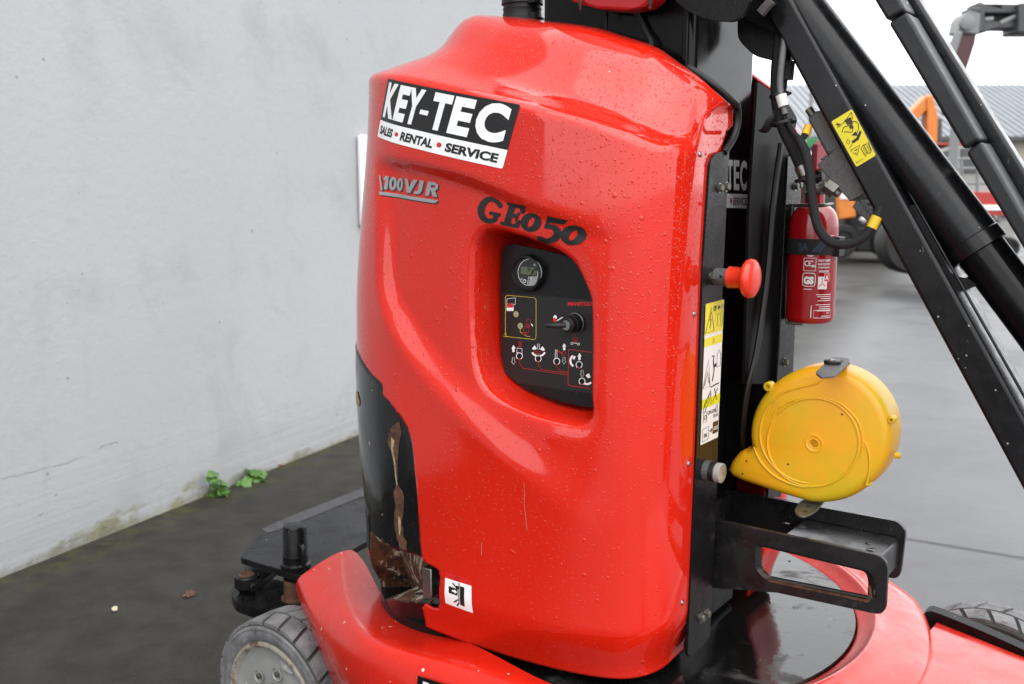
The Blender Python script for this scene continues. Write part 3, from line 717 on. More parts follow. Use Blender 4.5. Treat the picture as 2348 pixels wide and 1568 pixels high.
# ---- print on the hood
class HoodMap:
    def __init__(s, corners, W, H, eps=.0004, fn=None, nf=None):
        s.c = [np.array(sz(*p, fn=base_pt)) for p in corners]
        s.c = [np.array(invert(hood_pt, *p, *q)) for p, q in zip(corners, s.c)]; s.W = W; s.H = H; s.eps = eps
    def batch(s, uv, h):
        uv = np.array(uv); a = (uv[:, 0]/s.W)[:, None]; b = (uv[:, 1]/s.H)[:, None]; TL, TR, BR, BL = s.c
        q = (BL*(1-a)+BR*a)*(1-b)+(TL*(1-a)+TR*a)*b
        return (hood_pt(q[:, 0], q[:, 1])+hood_nrm(q[:, 0], q[:, 1])*(s.eps*h+.0003)).tolist()
def company_sticker(D, W=300, H=136):
    D.poly(rounded([(0, 40), (W, 40), (W, H), (0, H)], [0, 0, 4, 4]), 'decal_black', 1)
    D.poly(rounded([(0, 0), (W, 0), (W, 40), (0, 40)], [4, 4, 0, 0]), 'decal_white', 1)
    for ch, u, w in (('K', 8, 36), ('E', 46, 30), ('Y', 74, 38), ('-', 110, 20), ('T', 134, 42), ('E', 180, 42), ('C', 230, 58)):
        if ch == '-': D.rect(u, 76, u+w, 86, 'decal_white', 2)
        else: D.text(ch, u, 49, w, 80 if ch != 'C' else 82, 'decal_white', 2, bold=.05)
    D.text('SALES', 8, 9, 48, 20, 'ink_black', 2, bold=.045); D.circle((68, 20), 5, 'ink_red', 2, 16)
    D.text('RENTAL', 80, 9, 78, 20, 'ink_black', 2, bold=.045); D.circle((172, 20), 5.5, 'ink_red', 2, 16)
    D.text('SERVICE', 186, 9, 102, 20, 'ink_black', 2, bold=.045)
D = Decal(HoodMap([(890, 180), (1193, 240), (1152, 387), (866, 313)], 300, 136), 7); company_sticker(D)
D.build('company_sticker', hood, fix=False, label='black and white company sticker on the upper hood')
# fleet number in fat slanted serif figures
def ell(c, rx, ry, a0=0, a1=2*math.pi, n=26, sh=.0):
    return [(c[0]+rx*math.cos(a0+(a1-a0)*k/n)+sh*ry*math.sin(a0+(a1-a0)*k/n), c[1]+ry*math.sin(a0+(a1-a0)*k/n)) for k in range(n+1)]
D = Decal(HoodMap([(869, 398), (1014, 416), (1010, 474), (869, 452)], 145, 58), 6)
for mt, du, dv, h in (('ink_dark', 2.5, -2.5, 1), ('ink_grey', 0, 0, 2)):
    D.poly([(0+du, 56+dv), (4+du, 52+dv), (8+du, 20+dv), (4+du, 16+dv)], mt, h)
    D.poly([(10+du, 21+dv), (17+du, 21+dv), (21+du, 54+dv), (15+du, 54+dv), (10+du, 49+dv), (11+du, 43+dv), (14+du, 45+dv)], mt, h)
    for u0 in (21, 38):
        c_ = (u0+8+du, 37.5+dv); o1 = ell(c_, 8.2, 16.5, sh=.10); o2 = ell(c_, 2.4, 9, sh=.10); nn_ = len(o1)
        D.tris(o1+o2, [t for k in range(nn_-1) for t in ((k, k+1, nn_+k+1), (k, nn_+k+1, nn_+k))], mt, h)
    D.poly([(60+du, 54+dv), (69+du, 54+dv), (72+du, 34+dv), (82+du, 54+dv), (92+du, 54+dv), (75+du, 21+dv), (66+du, 21+dv)], mt, h)
    D.poly([(97+du, 54+dv), (106+du, 54+dv), (102+du, 30+dv), (98+du, 23+dv), (92+du, 21+dv), (84+du, 21+dv), (86+du, 28+dv), (91+du, 28+dv), (93.5+du, 31+dv)], mt, h)
    D.poly([(110+du, 21+dv), (118.5+du, 21+dv), (123+du, 54+dv), (114.5+du, 54+dv)], mt, h); D.line([(118+du, 50.5+dv), (129+du, 50.5+dv), (134+du, 48+dv), (134+du, 42+dv), (130+du, 38+dv), (118+du, 37+dv)], 7, mt, h); D.poly([(121+du, 37+dv), (130+du, 38+dv), (137+du, 21+dv), (127+du, 21+dv)], mt, h)
    D.poly([(0+du, 14+dv), (140+du, 14+dv), (132+du, 6+dv), (2+du, 6+dv)], mt, h)
D.build('model_lettering', hood, fix=False, label='grey 100 VJR lettering with underline')
D = Decal(HoodMap([(1098, 440), (1368, 496), (1350, 566), (1090, 510)], 270, 70), 6)
def zero(u, w, v0, hgt):
    c = (u+w/2, v0+hgt/2); o_ = ell(c, w/2, hgt/2, sh=.14); i_ = ell(c, w*.13, hgt*.27, sh=.30); n = len(o_)
    D.tris(o_+i_, [t for k in range(n-1) for t in ((k, k+1, n+k+1), (k, n+k+1, n+k))], 'ink_black', 2)
def strokeblob(pts, ws):
    P = spline([(x, y, 0) for x, y in pts], 6); m = len(P); wi = np.interp(np.linspace(0, 1, m), np.linspace(0, 1, len(ws)), ws); L = []; R = []
    for i in range(m):
        t = (P[min(i+1, m-1)]-P[max(i-1, 0)]).normalized(); q = Vector((-t.y, t.x, 0))*wi[i]/2; L.append((P[i]+q)[:2]); R.append((P[i]-q)[:2])
    D.tris(L+R, [t for k in range(m-1) for t in ((k, k+1, m+k+1), (k, m+k+1, m+k))], 'ink_black', 2); D.circle(P[0][:2], wi[0]/2, 'ink_black', 2, 12); D.circle(P[-1][:2], wi[-1]/2, 'ink_black', 2, 12)
strokeblob([(57, 50), (46, 58), (30, 60), (16, 48), (11, 32), (17, 16), (32, 10), (46, 15), (50, 26)], [12, 10, 11, 16, 18, 16, 11, 11, 13]); strokeblob([(36, 29), (58, 29)], [8, 8])
D.poly([(70, 8), (86, 8), (96, 62), (80, 62)], 'ink_black', 2); D.poly([(62, 8), (108, 8), (113, 27), (104, 27), (98, 16), (62, 15)], 'ink_black', 2)
D.poly([(74, 62), (121, 62), (117, 43), (109, 43), (106, 54), (74, 55)], 'ink_black', 2); D.poly([(86, 30), (99, 30), (97, 24), (103, 24), (108, 45), (102, 45), (100, 39), (86, 39)], 'ink_black', 2)
zero(112, 48, 6, 44)
D.poly([(172, 50), (216, 50), (221, 57), (210, 39), (174, 36)], 'ink_black', 2); D.poly([(167, 22), (175, 24), (182, 50), (172, 50)], 'ink_black', 2)
strokeblob([(171, 24), (187, 28), (199, 18), (194, 3), (178, -6), (160, -4)], [7, 13, 17, 16, 11, 12])
zero(206, 54, -4, 46)
D.build('fleet_number', hood, fix=False, label='black GE050 fleet number')
D = Decal(HoodMap([(1021, 1310), (1081, 1328), (1085, 1405), (1022, 1382)], 62, 76), 8)
D.rect(0, 0, 62, 62, 'decal_white', 1, 1); D.rect(0, 62, 62, 76, 'ink_red', 1); D.line([(24, 64), (34, 64), (29, 74)], 1.3, 'ink_black', 2, True)
D.rect(36, 10, 46, 54, 'ink_black', 2); D.line([(34, 60), (33.5, 12)], 2.2, 'ink_black', 2); D.line([(33.5, 14), (28, 5)], 3, 'ink_black', 3); D.line([(32, 22), (22, 12)], 3, 'ink_black', 3)
D.line([(31, 46), (19, 56)], 3, 'ink_black', 3); D.circle((30, 49), 4, 'ink_black', 3, 12); D.poly([(10, 30), (31, 30), (31, 45), (10, 46)], 'ink_black', 2)
D.poly([(18, 36), (24, 36), (24, 33), (30, 38), (24, 43), (24, 40), (18, 40)], 'decal_white', 3)
D.build('crush_hazard_sticker', hood, fix=False, label='small white crush hazard sticker with red top')
# rivets along the hood edge
for px, py in ((1604, 354), (1591, 720), (1578, 1063), (1564, 1381)):
    s_, z_ = invert(hood_pt, px, py, .12, PX(px, py, .27).z); p = hood_pt(np.array([s_]), np.array([z_]))[0]; n = hood_nrm(np.array([s_]), np.array([z_]))[0]
    MB().lathe(p, n, [(-.001, .0058), (.0012, .0055), (.0028, .0035), (.0032, .0001)], 'steel_bright', 14).build('rivet', hood)
# scratches in the red paint
def hood_line(pts, w, mt, name):
    mb = MB(); q = [invert(hood_pt, x, y, *sz(x, y)) for x, y in pts]; vs = []
    for (s_, z_) in q:
        ww = w*random.uniform(.5, 1); a = np.array([s_-ww, s_+ww]); b = np.array([z_, z_]); vs += (hood_pt(a, b)+hood_nrm(a, b)*.0006).tolist()
    mb.add(vs, [(2*i, 2*i+1, 2*i+3, 2*i+2) for i in range(len(q)-1)], mt); return mb
mat('scratch_pale', (.75, .35, .28), .5)
hood_line([(1201, 1105), (1203, 1130), (1202, 1160), (1206, 1190), (1208, 1215)], .00045, 'scratch_pale', '').build('scratch', hood, fix=False)
hood_line([(1104, 1243), (1104.5, 1256), (1104, 1272)], .0008, 'scratch_pale', '').build('scratch', hood, fix=False)

# ---- control panel in the pocket
FP = FLOOR_Y-.003
wpx = rounded([p for p in win_px if p not in ((1310, 603), (1340, 640), (1400, 690))][:3]+[(1330, 596), (1415, 620)]+[p for p in win_px if p not in ((1310, 603), (1340, 640), (1400, 690))][3:], 14, 4)
P3 = [PY(x, y, FP) for x, y in wpx]
cpan = MB().prism(P3, (0, .006, 0), 'panel_black').build('control_panel', lift, bevel=.0006, label='black ground control panel in the hood pocket')
pm_ = quadmap(PY(1147, 540, FP), PY(1367, 540+45, FP), PY(1367, 905+52, FP), PY(1147, 905, FP), 1, 1, .0004)
class PanelMap:
    """print given in the measuring coordinates of the photograph's panel, laid on the flat panel"""
    def __init__(s, Y, eps=.0004): s.Y = Y; s.eps = eps
    def __call__(s, x, y, h): p = PY(x, y, s.Y); return p+Vector((0, -1, 0))*(s.eps*h+.0002)
def pc(zx, zy): return ((1960+zx/2.178)*.57300, (940+zy/2.178)*.57300)       # close-up reading -> measuring coordinates
class CloseMap(PanelMap):
    def __call__(s, zx, zy, h): return super().__call__(*pc(zx, zy), h)
D = Decal(CloseMap(FP), 999)
D.poly([(108, 498), (880, 568), (905, 800), (895, 1385), (240, 1290), (130, 1200), (100, 1050)], 'ink_black', 1)
Y_ = 'ink_yellow'; Wt = 'ink_white'; Rd = 'ink_red'
D.line(rounded([(138, 524), (404, 548), (404, 912), (160, 886), (136, 884)], [24, 26, 26, 6, 4]), 3.2, Y_, 2, True)
D.line([(122, 884), (156, 888), (139, 844)], 3, Y_, 3, True); D.line([(139, 858), (139, 872)], 4, Y_, 3)
D.line(rounded([(150, 556), (206, 550), (226, 548), (222, 606), (206, 606), (208, 662), (148, 658)], 4), 3, Wt, 2, True); D.rect(150, 632, 208, 662, Wt, 2); D.rect(156, 596, 204, 632, Rd, 3); D.line([(150, 598), (208, 600)], 3, Wt, 3)
for c in ((230, 690), (267, 792)): D.circle(c, 18, 'ink_grey', 2, 20, 1.2); D.ring(c, 20, 3, Y_, 3, sy=1.2)
D.line([(266, 816), (266, 846), (325, 884), (354, 884)], 3, Y_, 2)
for q in ([(330, 734), (362, 744), (350, 782), (320, 772)], [(300, 812), (318, 790), (346, 800), (340, 856), (296, 846)], [(290, 846), (284, 860), (322, 874), (330, 858)], [(322, 780), (318, 800), (340, 806), (344, 786)]): D.line(q, 3.4, Rd, 3, True)
D.poly([(360, 770), (374, 778), (380, 798), (364, 786)], Wt, 3)
D.text('MANITOU', 682, 618, 206, -36, Rd, 3, bold=.045, shear=-.0)
D.circle((570, 720), 16, Wt, 2, 12, 1.4); D.poly([(552, 722), (584, 728), (580, 760), (552, 752)], Rd, 3); D.line([(584, 748), (636, 716)], 8, Wt, 2)
D.line([(746, 846), (746, 884)], 3, Rd, 3); D.line([(728, 890), (764, 896), (762, 934), (724, 930)], 4, Rd, 3, True); D.line([(734, 934), (756, 914), (730, 908)], 4, Rd, 3); D.line([(728, 940), (764, 944)], 5, Wt, 3)
for c in ((717, 944), (775, 950)): D.ring(c, 9, 4, Wt, 3)
def arrow(x, y, up, fill):
    k = -1 if up else 1; p = [(x-10, y-k*30), (x+10, y-k*28), (x+9, y+k*2), (x+18, y+k*4), (x, y+k*32), (x-18, y), (x-9, y)]
    (D.poly(p, Wt, 3) if fill else D.line(p, 3, Wt, 3, True))
arrow(208, 990, True, True); arrow(208, 1098, False, False); arrow(650, 974, True, True); arrow(648, 1094, False, False); arrow(783, 1060, True, True); arrow(806, 1206, False, False)
def knobmark(x, y, r=26, red=False, a0=0, a1=6.2832): D.ring((x, y), r, 6, Wt, 3, sy=1.08); D.circle((x, y), r-4, 'panel_black', 3, 20, 1.08); D.ring((x, y), r, 6, Rd, 4, a0=1.1, a1=2.2, sy=1.08)
for x, y in ((260, 1054), (424, 1076), (585, 1100), (780, 1130), (805, 1274)): knobmark(x, y)
D.line([(258, 928), (274, 930), (274, 976), (258, 974)], 4, Rd, 3, True); D.line([(240, 984), (282, 990), (284, 1030), (236, 1022)], 5, Wt, 3, True)
D.line([(418, 948), (434, 950), (436, 996), (416, 994)], 4, Wt, 3, True); D.ring((426, 1016), 54, 15, Wt, 3, a0=.1, a1=3.0, sy=.7); D.poly([(368, 990), (394, 960), (412, 992), (384, 1000)], Wt, 3); D.poly([(484, 1000), (460, 968), (440, 996), (466, 1010)], Wt, 3); D.line([(396, 1012), (442, 1016), (444, 1032), (394, 1030)], 4, Rd, 4, True)
D.line([(574, 998), (586, 999), (588, 1070), (570, 1070)], 4, Wt, 3, True); D.line([(590, 1004), (634, 1034)], 8, Rd, 3); D.line([(634, 1010), (660, 1014), (656, 1054), (634, 1048)], 4, Rd, 3, True)
D.line([(262, 1082), (262, 1124), (290, 1160), (684, 1222)], 3, Rd, 2); D.line([(424, 1104), (424, 1140), (456, 1172), (684, 1206)], 3, Rd, 2); D.line([(585, 1128), (585, 1150), (612, 1182), (684, 1194)], 3, Rd, 2)
D.line(rounded([(890, 1022), (706, 998), (688, 998), (682, 1300), (700, 1312), (880, 1338)], [0, 4, 20, 20, 4, 0]), 4, Rd, 2)
D.ring((748, 1096), 44, 18, Wt, 3, a0=2.0, a1=4.2, sy=1.15); D.poly([(714, 1048), (752, 1058), (736, 1088), (726, 1078)], Wt, 3); D.ring((850, 1262), 40, 18, Wt, 3, a0=.6, a1=2.2, sy=.9); D.poly([(836, 1222), (866, 1204), (880, 1240), (856, 1246)], Wt, 3)
D.build('control_panel_print', cpan, fix=False)
# round battery meter
mc = PY(*pc(346, 332), FP); 
mr = (PY(*pc(478, 332), FP)-PY(*pc(212, 332), FP)).length/2
MB().lathe(mc, (0, -1, 0), [(0, mr), (.010, mr), (.015, mr*.95), (.016, mr*.86), (.012, mr*.80), (.011, .0001)], 'plastic_black', 48).build('meter_bezel', cpan)
D = Decal(CloseMap(FP-.0115), 999)
ox = 6; fs_ = .79
def mpt(a, r): return (346+6+r*math.cos(a)*104, 332-6+r*math.sin(a)*118)
D.poly([mpt(2*math.pi*k/40, 1) for k in range(40)], 'ink_dark', 1)
D.poly([mpt(a, 1) for a in np.linspace(-1.05, 1.75, 20)]+[(352, 370), (420, 366), (424, 268), (386, 262)], 'ink_grey', 2)
D.line([mpt(a, 1) for a in np.linspace(-1.05, -4.5, 30)]+[(340, 366), (418, 362), (422, 272), (384, 268), mpt(-1.05, 1)], 3.5, Wt, 3)
D.poly([(274, 272), (412, 288), (412, 352), (270, 340)], 'lcd', 3); D.text('90', 330, 314, 28, -30, 'ink_black', 4, bold=0)
D.ring((412, 346), 44, 16, 'ink_black', 4, a0=3.2, a1=4.7, sy=1.1); D.line([(388, 330), (408, 332), (408, 348), (388, 346)], 3, 'ink_black', 4, True)
D.line([(270, 388), (288, 390), (279, 372)], 2.5, Wt, 3, True); D.ring((305, 402), 13, 4, Wt, 3); D.ring((361, 376), 5, 2.5, Wt, 3)
D.build('meter_face', cpan, fix=False)
# key switch
kc = PY(*pc(758, 765), FP); kd_ = (PY(*pc(672, 790), FP-.03)-kc)
ax = Vector((-.12, -1, -.05)).normalized()
MB().lathe(kc, ax, [(0, .0185), (.004, .0185), (.0045, .0165), (.014, .0162), (.0145, .0175), (.017, .0175), (.0175, .0155), (.028, .0150), (.030, .012), (.030, .008)], 'plastic_black', 32).build('key_switch', cpan)
MB().lathe(kc, ax, [(.0015, .0192), (.0042, .0192), (.0046, .018)], 'steel', 32).lathe(kc, ax, [(.0290, .0096), (.0325, .0092), (.0330, .0001)], 'steel_bright', 24).build('key_ring', cpan)
kt = kc+ax*.032; MB().tube([kt, kt+Vector((-.012, -.012, -.001)), kt+Vector((-.034, -.016, -.0012))], [.0042, .005, .0035], 'plastic_black', 8, flat=.5).build('key', cpan)

def scraped_mat(t, b, co):
    n = noise(t, mapped(t, co, (30, 30, 9)), 1, 6, .7, .6); n2 = noise(t, co, 22, 6, .7, .5)
    c = mixc(t, ramp(t, n2, .42, .52), (.012, .012, .012), (.13, .055, .018)); c = mixc(t, ramp(t, n, .54, .60), c, (.62, .56, .44)); c = mixc(t, ramp(t, n, .36, .42, .8, 0), c, (.015, .014, .013))
    t.links.new(c, b.inputs['Base Color']); b.inputs['Roughness'].default_value = .55
    bp = N(t, 'ShaderNodeBump'); bp.inputs['Distance'].default_value = 1; t.links.new(math_(t, 'MULTIPLY', n, .006), bp.inputs['Height']); t.links.new(bp.outputs[0], b.inputs['Normal'])
procedural('scraped', scraped_mat)
# ---- counterweight seen through the cut-out of the hood
sW = cut_l[-1][0]-.05
NOTCH = [sz(*p) for p in [(856, 1226), (910, 1262), (958, 1284), (985, 1296), (1006, 1310), (1008, 1386), (968, 1384), (905, 1368), (868, 1342), (850, 1300)]]
def cw_pt(s, z, nz=True):
    e = -.013+.016*sm((s-.786)/.10); e = e-.02*sm((z-1.10)/.08)
    if nz:
        d = poly_dist(NOTCH, s, z); e = e-.070*sm(-d/.010)+.004*np.exp(-((z-.59)/.05)**2)*sm((s-cut_l[-1][0]+.02)/.05)
    e = e-.07*sm((poly_dist(CUTL, s, z)-.02)/.03); p = base_pt(s, z); p[..., :2] += Ns(s)*e[..., None]; return p
Sg = np.linspace(sW, SMAX, 120); Zg = np.linspace(.515, z0_+.12, 110); SS, ZZ = np.meshgrid(Sg, Zg); Gc = cw_pt(SS, ZZ); nS = len(Sg)
mbw = MB().add(Gc.reshape(-1, 3).tolist(), [(j*nS+i, (j+1)*nS+i, (j+1)*nS+i+1, j*nS+i+1) for j in range(len(Zg)-1) for i in range(nS-1)], 'black_weight')
_nd = poly_dist(NOTCH, SS, ZZ); _ni = mbw.mi('scraped'); _q = [(j, i) for j in range(len(Zg)-1) for i in range(nS-1)]
for _f, (j, i) in enumerate(_q):
    if _nd[j, i] < .006 and SS[j, i] > cut_l[-1][0]+.02 and ZZ[j, i] < .665+.25*(SS[j, i]-cut_l[-1][0]): mbw.m[_f] = _ni
cwt = mbw.build('counterweight', lift, fix=False, angle=180, label='black counterweight with rusty chipped paint')
def qz(x, y): return (458.4+.5248*x, 744.9+.5248*y)
def cw_patch(right, left, mt, name, h=.0012, jag=.0015):
    mb = MB(); n = 26; out = []
    for side in (right, left):
        q = [invert(lambda a, b: cw_pt(a, b, False), *qz(*p), *sz(*qz(*p))) for p in side]; q = np.array(q); t = np.linspace(0, 1, len(q)); tt = np.linspace(0, 1, n)
        out.append(np.stack([np.interp(tt, t, q[:, 0])+np.random.uniform(-jag, jag, n), np.interp(tt, t, q[:, 1])], 1))
    R_, L_ = out; K = 5; G_ = np.stack([R_*(1-k/(K-1))+L_*(k/(K-1)) for k in range(K)], 1)
    p = cw_pt(G_[..., 0], G_[..., 1]); p[..., :2] += Ns(G_[..., 0])*h
    mb.add(p.reshape(-1, 3).tolist(), [(j*K+i, (j+1)*K+i, (j+1)*K+i+1, j*K+i+1) for j in range(n-1) for i in range(K-1)], mt)
    return mb.build(name, cwt, fix=False, angle=180)
cw_patch([(872, 420), (884, 470), (872, 530), (864, 600), (866, 690), (890, 735), (894, 790), (884, 850), (890, 915), (906, 950), (905, 985)],
         [(842, 440), (818, 505), (838, 560), (850, 620), (860, 700), (845, 735), (856, 790), (847, 850), (860, 925), (870, 955), (872, 975)], 'rust', 'rust_patch')
cw_patch([(852, 505), (846, 540), (856, 600), (861, 660), (866, 700)], [(838, 490), (838, 545), (850, 600), (855, 660), (861, 700)], 'bare_primer', 'chipped_paint', .0018, .0006)
cw_patch([(877, 840), (880, 880), (876, 920)], [(869, 835), (868, 880), (872, 915)], 'bare_primer', 'chipped_paint', .0018, .0006)
cw_patch([(690, 292), (700, 330), (698, 355)], [(678, 290), (684, 320), (692, 355)], 'bare_primer', 'chipped_paint', .0014, .0006)
cw_patch([(770, 925), (800, 955), (830, 965)], [(760, 930), (752, 980), (745, 1000)], 'rust', 'rust_patch', .001, .001)
cw_patch([(752, 1090), (790, 1150), (845, 1160)], [(748, 1105), (775, 1160), (835, 1180)], 'rust', 'rust_patch', .0012, .001)
cw_patch([(870, 1185), (900, 1190), (925, 1205)], [(868, 1195), (890, 1208), (920, 1214)], 'rust', 'rust_patch', .0012, .001)
cw_patch([(960, 1170), (990, 1165), (1008, 1180)], [(955, 1190), (985, 1200), (1005, 1215)], 'rust', 'rust_patch', .0012, .001)
bo = [(x, y, .49) for x, y in (cd-nd*.035)[::30] if x < -.2 and y < 0 or x < -.5]; bo = bo+[(x, 2*YC-y, .49) for x, y, z in bo[::-1]]
MB().prism(bo, (0, 0, .034), 'black_paint').build('base_plate', lift)
pa_, pb_ = PY(1003, 1296, -.36), PY(993, 1388, -.36)
MB().box((pa_.x-.022, -.385, pb_.z), (pa_.x+.004, -.33, pa_.z), 'steel').build('lock_plate', cwt, bevel=.003)

# ---- mast
mast = MB().box((-.147, -.13, .5), (.2, .163, 2.5), 'black_mast').build('mast', lift, bevel=.018, seg=4)
MB().box((-.0, -.134, 1.5), (.012, -.129, 2.5), 'black_mast').box((.180, -.140, 1.3), (.192, -.131, 2.5), 'black_mast').build('guide_rail', mast, bevel=.003)
D = Decal(quadmap(PX(1625, 356, .2005), PX(1713.5, 362, .2005), PX(1713, 478, .2005), PX(1625, 475, .2005), 300, 136), 999)
# same company print, its left part hidden by the bracket
D.rect(0, 0, 300, 136, 'decal_black', 1); D.rect(0, 0, 300, 38, 'decal_white', 2)
for ch, u, w in (('T', 134, 44), ('E', 186, 44), ('C', 236, 56)): D.text(ch, u, 48, w, 80, 'decal_white', 2, bold=.035)
D.text('SERVICE', 178, 9, 112, 20, 'ink_black', 3, bold=.02); D.circle((163, 19), 8, 'ink_red', 3, 14)
D.build('company_sticker', mast, fix=False, label='black and white company sticker on the mast, half hidden')
# flat dark cable running down beside the mast
MB().tube(spline([PX(1790, 330, .29), PX(1772, 470, .288), PX(1758, 640, .288), PX(1735, 800, .285), PX(1712, 900, .275), PX(1702, 1000, .255), PX(1706, 1070, .215)], 8), .0085, 'plastic_black', 8, flat=.7).build('mast_cable', lift)
MB().tube(spline([PY(1360, -30, -.14), PY(1448, 20, -.142), PY(1478, 70, -.145), PY(1492, 98, -.15), PY(1488, 130, -.15)], 8), .0045, 'rubber_black', 8).build('drain_hose', lift)

# ---- edge flange of the hood, bracket plate with its fittings
fl = [(1572, 158), (1586, 160), (1640, 196), (1686, 236), (1692, 246), (1692, 285), (1684, 312), (1664, 345), (1640, 360), (1600, 330), (1560, 200)]
MB().tube(spline([PY(1576, 156, -.15), PY(1592, 164, -.15), PY(1640, 198, -.142), PY(1684, 238, -.11), PY(1691, 250, -.085), PY(1690, 285, -.080), PY(1680, 318, -.095), PY(1660, 350, -.13)], 6), .0068, 'plastic_black', 10, flat=.8).build('hood_flange', lift, label='black edge trim of the hood beside the mast')
XB = .270
br = rounded([(1628, 372), (1640, 352), (1672, 343), (1657, 640), (1641, 1180), (1627, 1462), (1583, 1508), (1576, 1500), (1598, 1000), (1612, 600)], [10, 8, 4, 0, 0, 12, 6, 6, 0, 0], 4)
plate = MB().prism([PX(x, y, XB) for x, y in br], (-.006, 0, 0), 'black_paint').build('bracket_plate', lift, bevel=.0015)
def bolt(parent, c, ax, r=.0065, mt='zinc', name='bolt', L=.009):
    ax = Vector(ax).normalized(); m = MB(); m.lathe(c, ax, [(0, r*1.55), (.0015, r*1.55), (.0016, r*1.2)], 'steel', 20)
    m.lathe(c, ax, [(.0015, r*1.12), (L*.75, r*1.12), (L*.9, r*.95), (L*.9, .0001)], mt, 6); return m.build(name, parent, angle=30)
for x, y in ((1649, 431), (1664, 428), (1606, 1416), (1619, 1407)): bolt(plate, PX(x, y, XB), (1, 0, 0), .0062 if y < 600 else .007)
# label on the bracket
D = Decal(quadmap(PX(1617, 697, XB+.0004), PX(1659, 686, XB+.0004), PX(1645, 1002, XB+.0004), PX(1605, 1021, XB+.0004), 100, 420), 999)
Bk = 'ink_black'
D.rect(0, 0, 100, 420, 'label_white', 1, 5); D.rect(0, 328, 100, 420, 'label_yellow', 2, 5); D.rect(0, 292, 100, 318, 'label_yellow', 2); D.rect(0, 108, 100, 136, 'label_yellow', 2)
D.line([(4, 334), (50, 334), (30, 404)], 3.5, Bk, 3, True); D.line([(30, 392), (24, 368), (32, 372), (26, 344)], 3.5, Bk, 3); D.text('OFF', 42, 392, 18, 16, Bk, 3, bold=.03); D.poly([(64, 400), (74, 408), (74, 403), (80, 403), (80, 397), (74, 397), (74, 392)], Bk, 3); D.text('ON', 84, 392, 13, 16, 'ink_grey', 3, bold=.02)
D.line([(66, 345), (84, 347), (84, 382), (66, 380)], 2, Bk, 3, True); D.line([(86, 340), (95, 345), (96, 382), (86, 390)], 2, Bk, 3)
for v in (296, 112): D.line([(44, v+2), (56, v+2), (51, v+18)], 2, Bk, 3, True)
D.line([(2, 170), (40, 170), (26, 252)], 3, Bk, 3, True); D.line([(10, 178), (24, 215), (34, 180)], 3, Bk, 3); D.line([(46, 258), (56, 258), (54, 240), (60, 215), (52, 182)], 5, Bk, 3); D.line([(74, 220), (94, 222), (94, 258), (84, 272), (74, 256)], 2, Bk, 3, True); D.circle((66, 228), 6, Bk, 3, 10); D.line([(44, 166), (90, 170)], 4, Bk, 3)
D.line([(6, 78+20), (12, 60+60), (46, 156), (48, 138), (16, 98)], 2.5, Bk, 3, True)
for k in range(4): D.ring((16+k*8.5, 116+k*10), 4, 2, Bk, 3)
D.line([(62, 120), (84, 156)], 3, Bk, 3); D.line([(82, 120), (66, 158)], 3, Bk, 3)
D.text('120V/230V', 34, 84, 46, 11, Bk, 3, bold=.01); D.text('30 mA', 66, 68, 28, 11, Bk, 3, bold=.01); D.line([(10, 66), (28, 68), (28, 96), (10, 94)], 2, Bk, 3, True); D.ring((20, 80), 6, 2, Bk, 3); D.line([(80, 80), (88, 80), (88, 104), (80, 104)], 2, Bk, 3, True)
D.line([(8, 8), (42, 10), (42, 48), (8, 46)], 2, Bk, 3, True); D.text('0%', 16, 18, 18, 12, Bk, 3, bold=.02); D.poly([(48, 34), (56, 34), (56, 40), (64, 32), (56, 24), (56, 30), (48, 30)], 'ink_brown', 3)
D.rect(66, 18, 96, 54, 'ink_brown', 3); D.text('100%', 69, 28, 24, 12, 'label_white', 4, bold=.02)
D.build('battery_warning_label', plate, fix=False, label='tall yellow and white battery charging label')
# emergency lowering knob
kc = PX(1640, 634, XB); ax = Vector((1, 0, 0))
knob = MB().lathe(kc, ax, [(0, .0165), (.034, .0165), (.034, .012)], 'cast_grey', 24).build('knob_shaft', lift)
MB().lathe(kc, ax, [(.028, .0205), (.054, .0195), (.058, .024), (.060, .031), (.064, .0355), (.069, .0365), (.075, .0350), (.079, .029), (.081, .017), (.0815, .0001)], 'knob_red', 48).build('emergency_knob', lift, angle=60, label='red mushroom knob on the bracket plate')
bolt(knob, PX(1631, 634, XB), (1, 0, 0), .006); MB().lathe(kc+Vector((.018, -.0160, .002)), (0, -1, 0), [(0, .003), (.0006, .003), (.0007, .0001)], 'ink_black', 10).build('pin_hole', knob)
# audible alarm
kc = PX(1617, 1078, XB)
MB().lathe(kc, ax, [(0, .020), (.012, .020), (.012, .0185), (.024, .0185)], 'cast_grey', 28).lathe(kc, ax, [(.010, .0195), (.022, .0195)], 'plastic_black', 28).lathe(kc, ax, [(.024, .0190), (.034, .0190), (.035, .018), (.035, .016)], 'bg_light', 28).lathe(kc, ax, [(.034, .016), (.0342, .0001)], 'bare_primer', 28).build('alarm', lift)

# ---- fork-pocket bracket reaching forward from the mast
def fork_plate(Y, out, hole, name, th=.010):
    po = [PY(x, y, Y) for x, y in out]
    m = MB()
    if hole:
        ph = [PY(x, y, Y) for x, y in hole]; k = len(po)
        tri = tessellate_polygon([po, ph]); allp = po+ph; nn = len(allp)
        for dy, flip in ((0, 1), (th, 0)):
            vs = [p+Vector((0, dy, 0)) for p in allp]
            m.add(vs, [t if flip else t[::-1] for t in tri], 'black_worn')
        for ring in (po, ph):
            r = len(ring); m.add([p for p in ring]+[p+Vector((0, th, 0)) for p in ring], [(i, (i+1) % r, r+(i+1) % r, r+i) for i in range(r)], 'black_worn')
    else: m.prism(po, (0, th, 0), 'black_worn')
    return m
outn = rounded([(1600, 1182), (1638, 1191), (1902, 1249), (2036, 1278), (2029, 1412), (1782, 1359), (1600, 1345)], [0, 0, 0, 34, 26, 0, 0], 6)
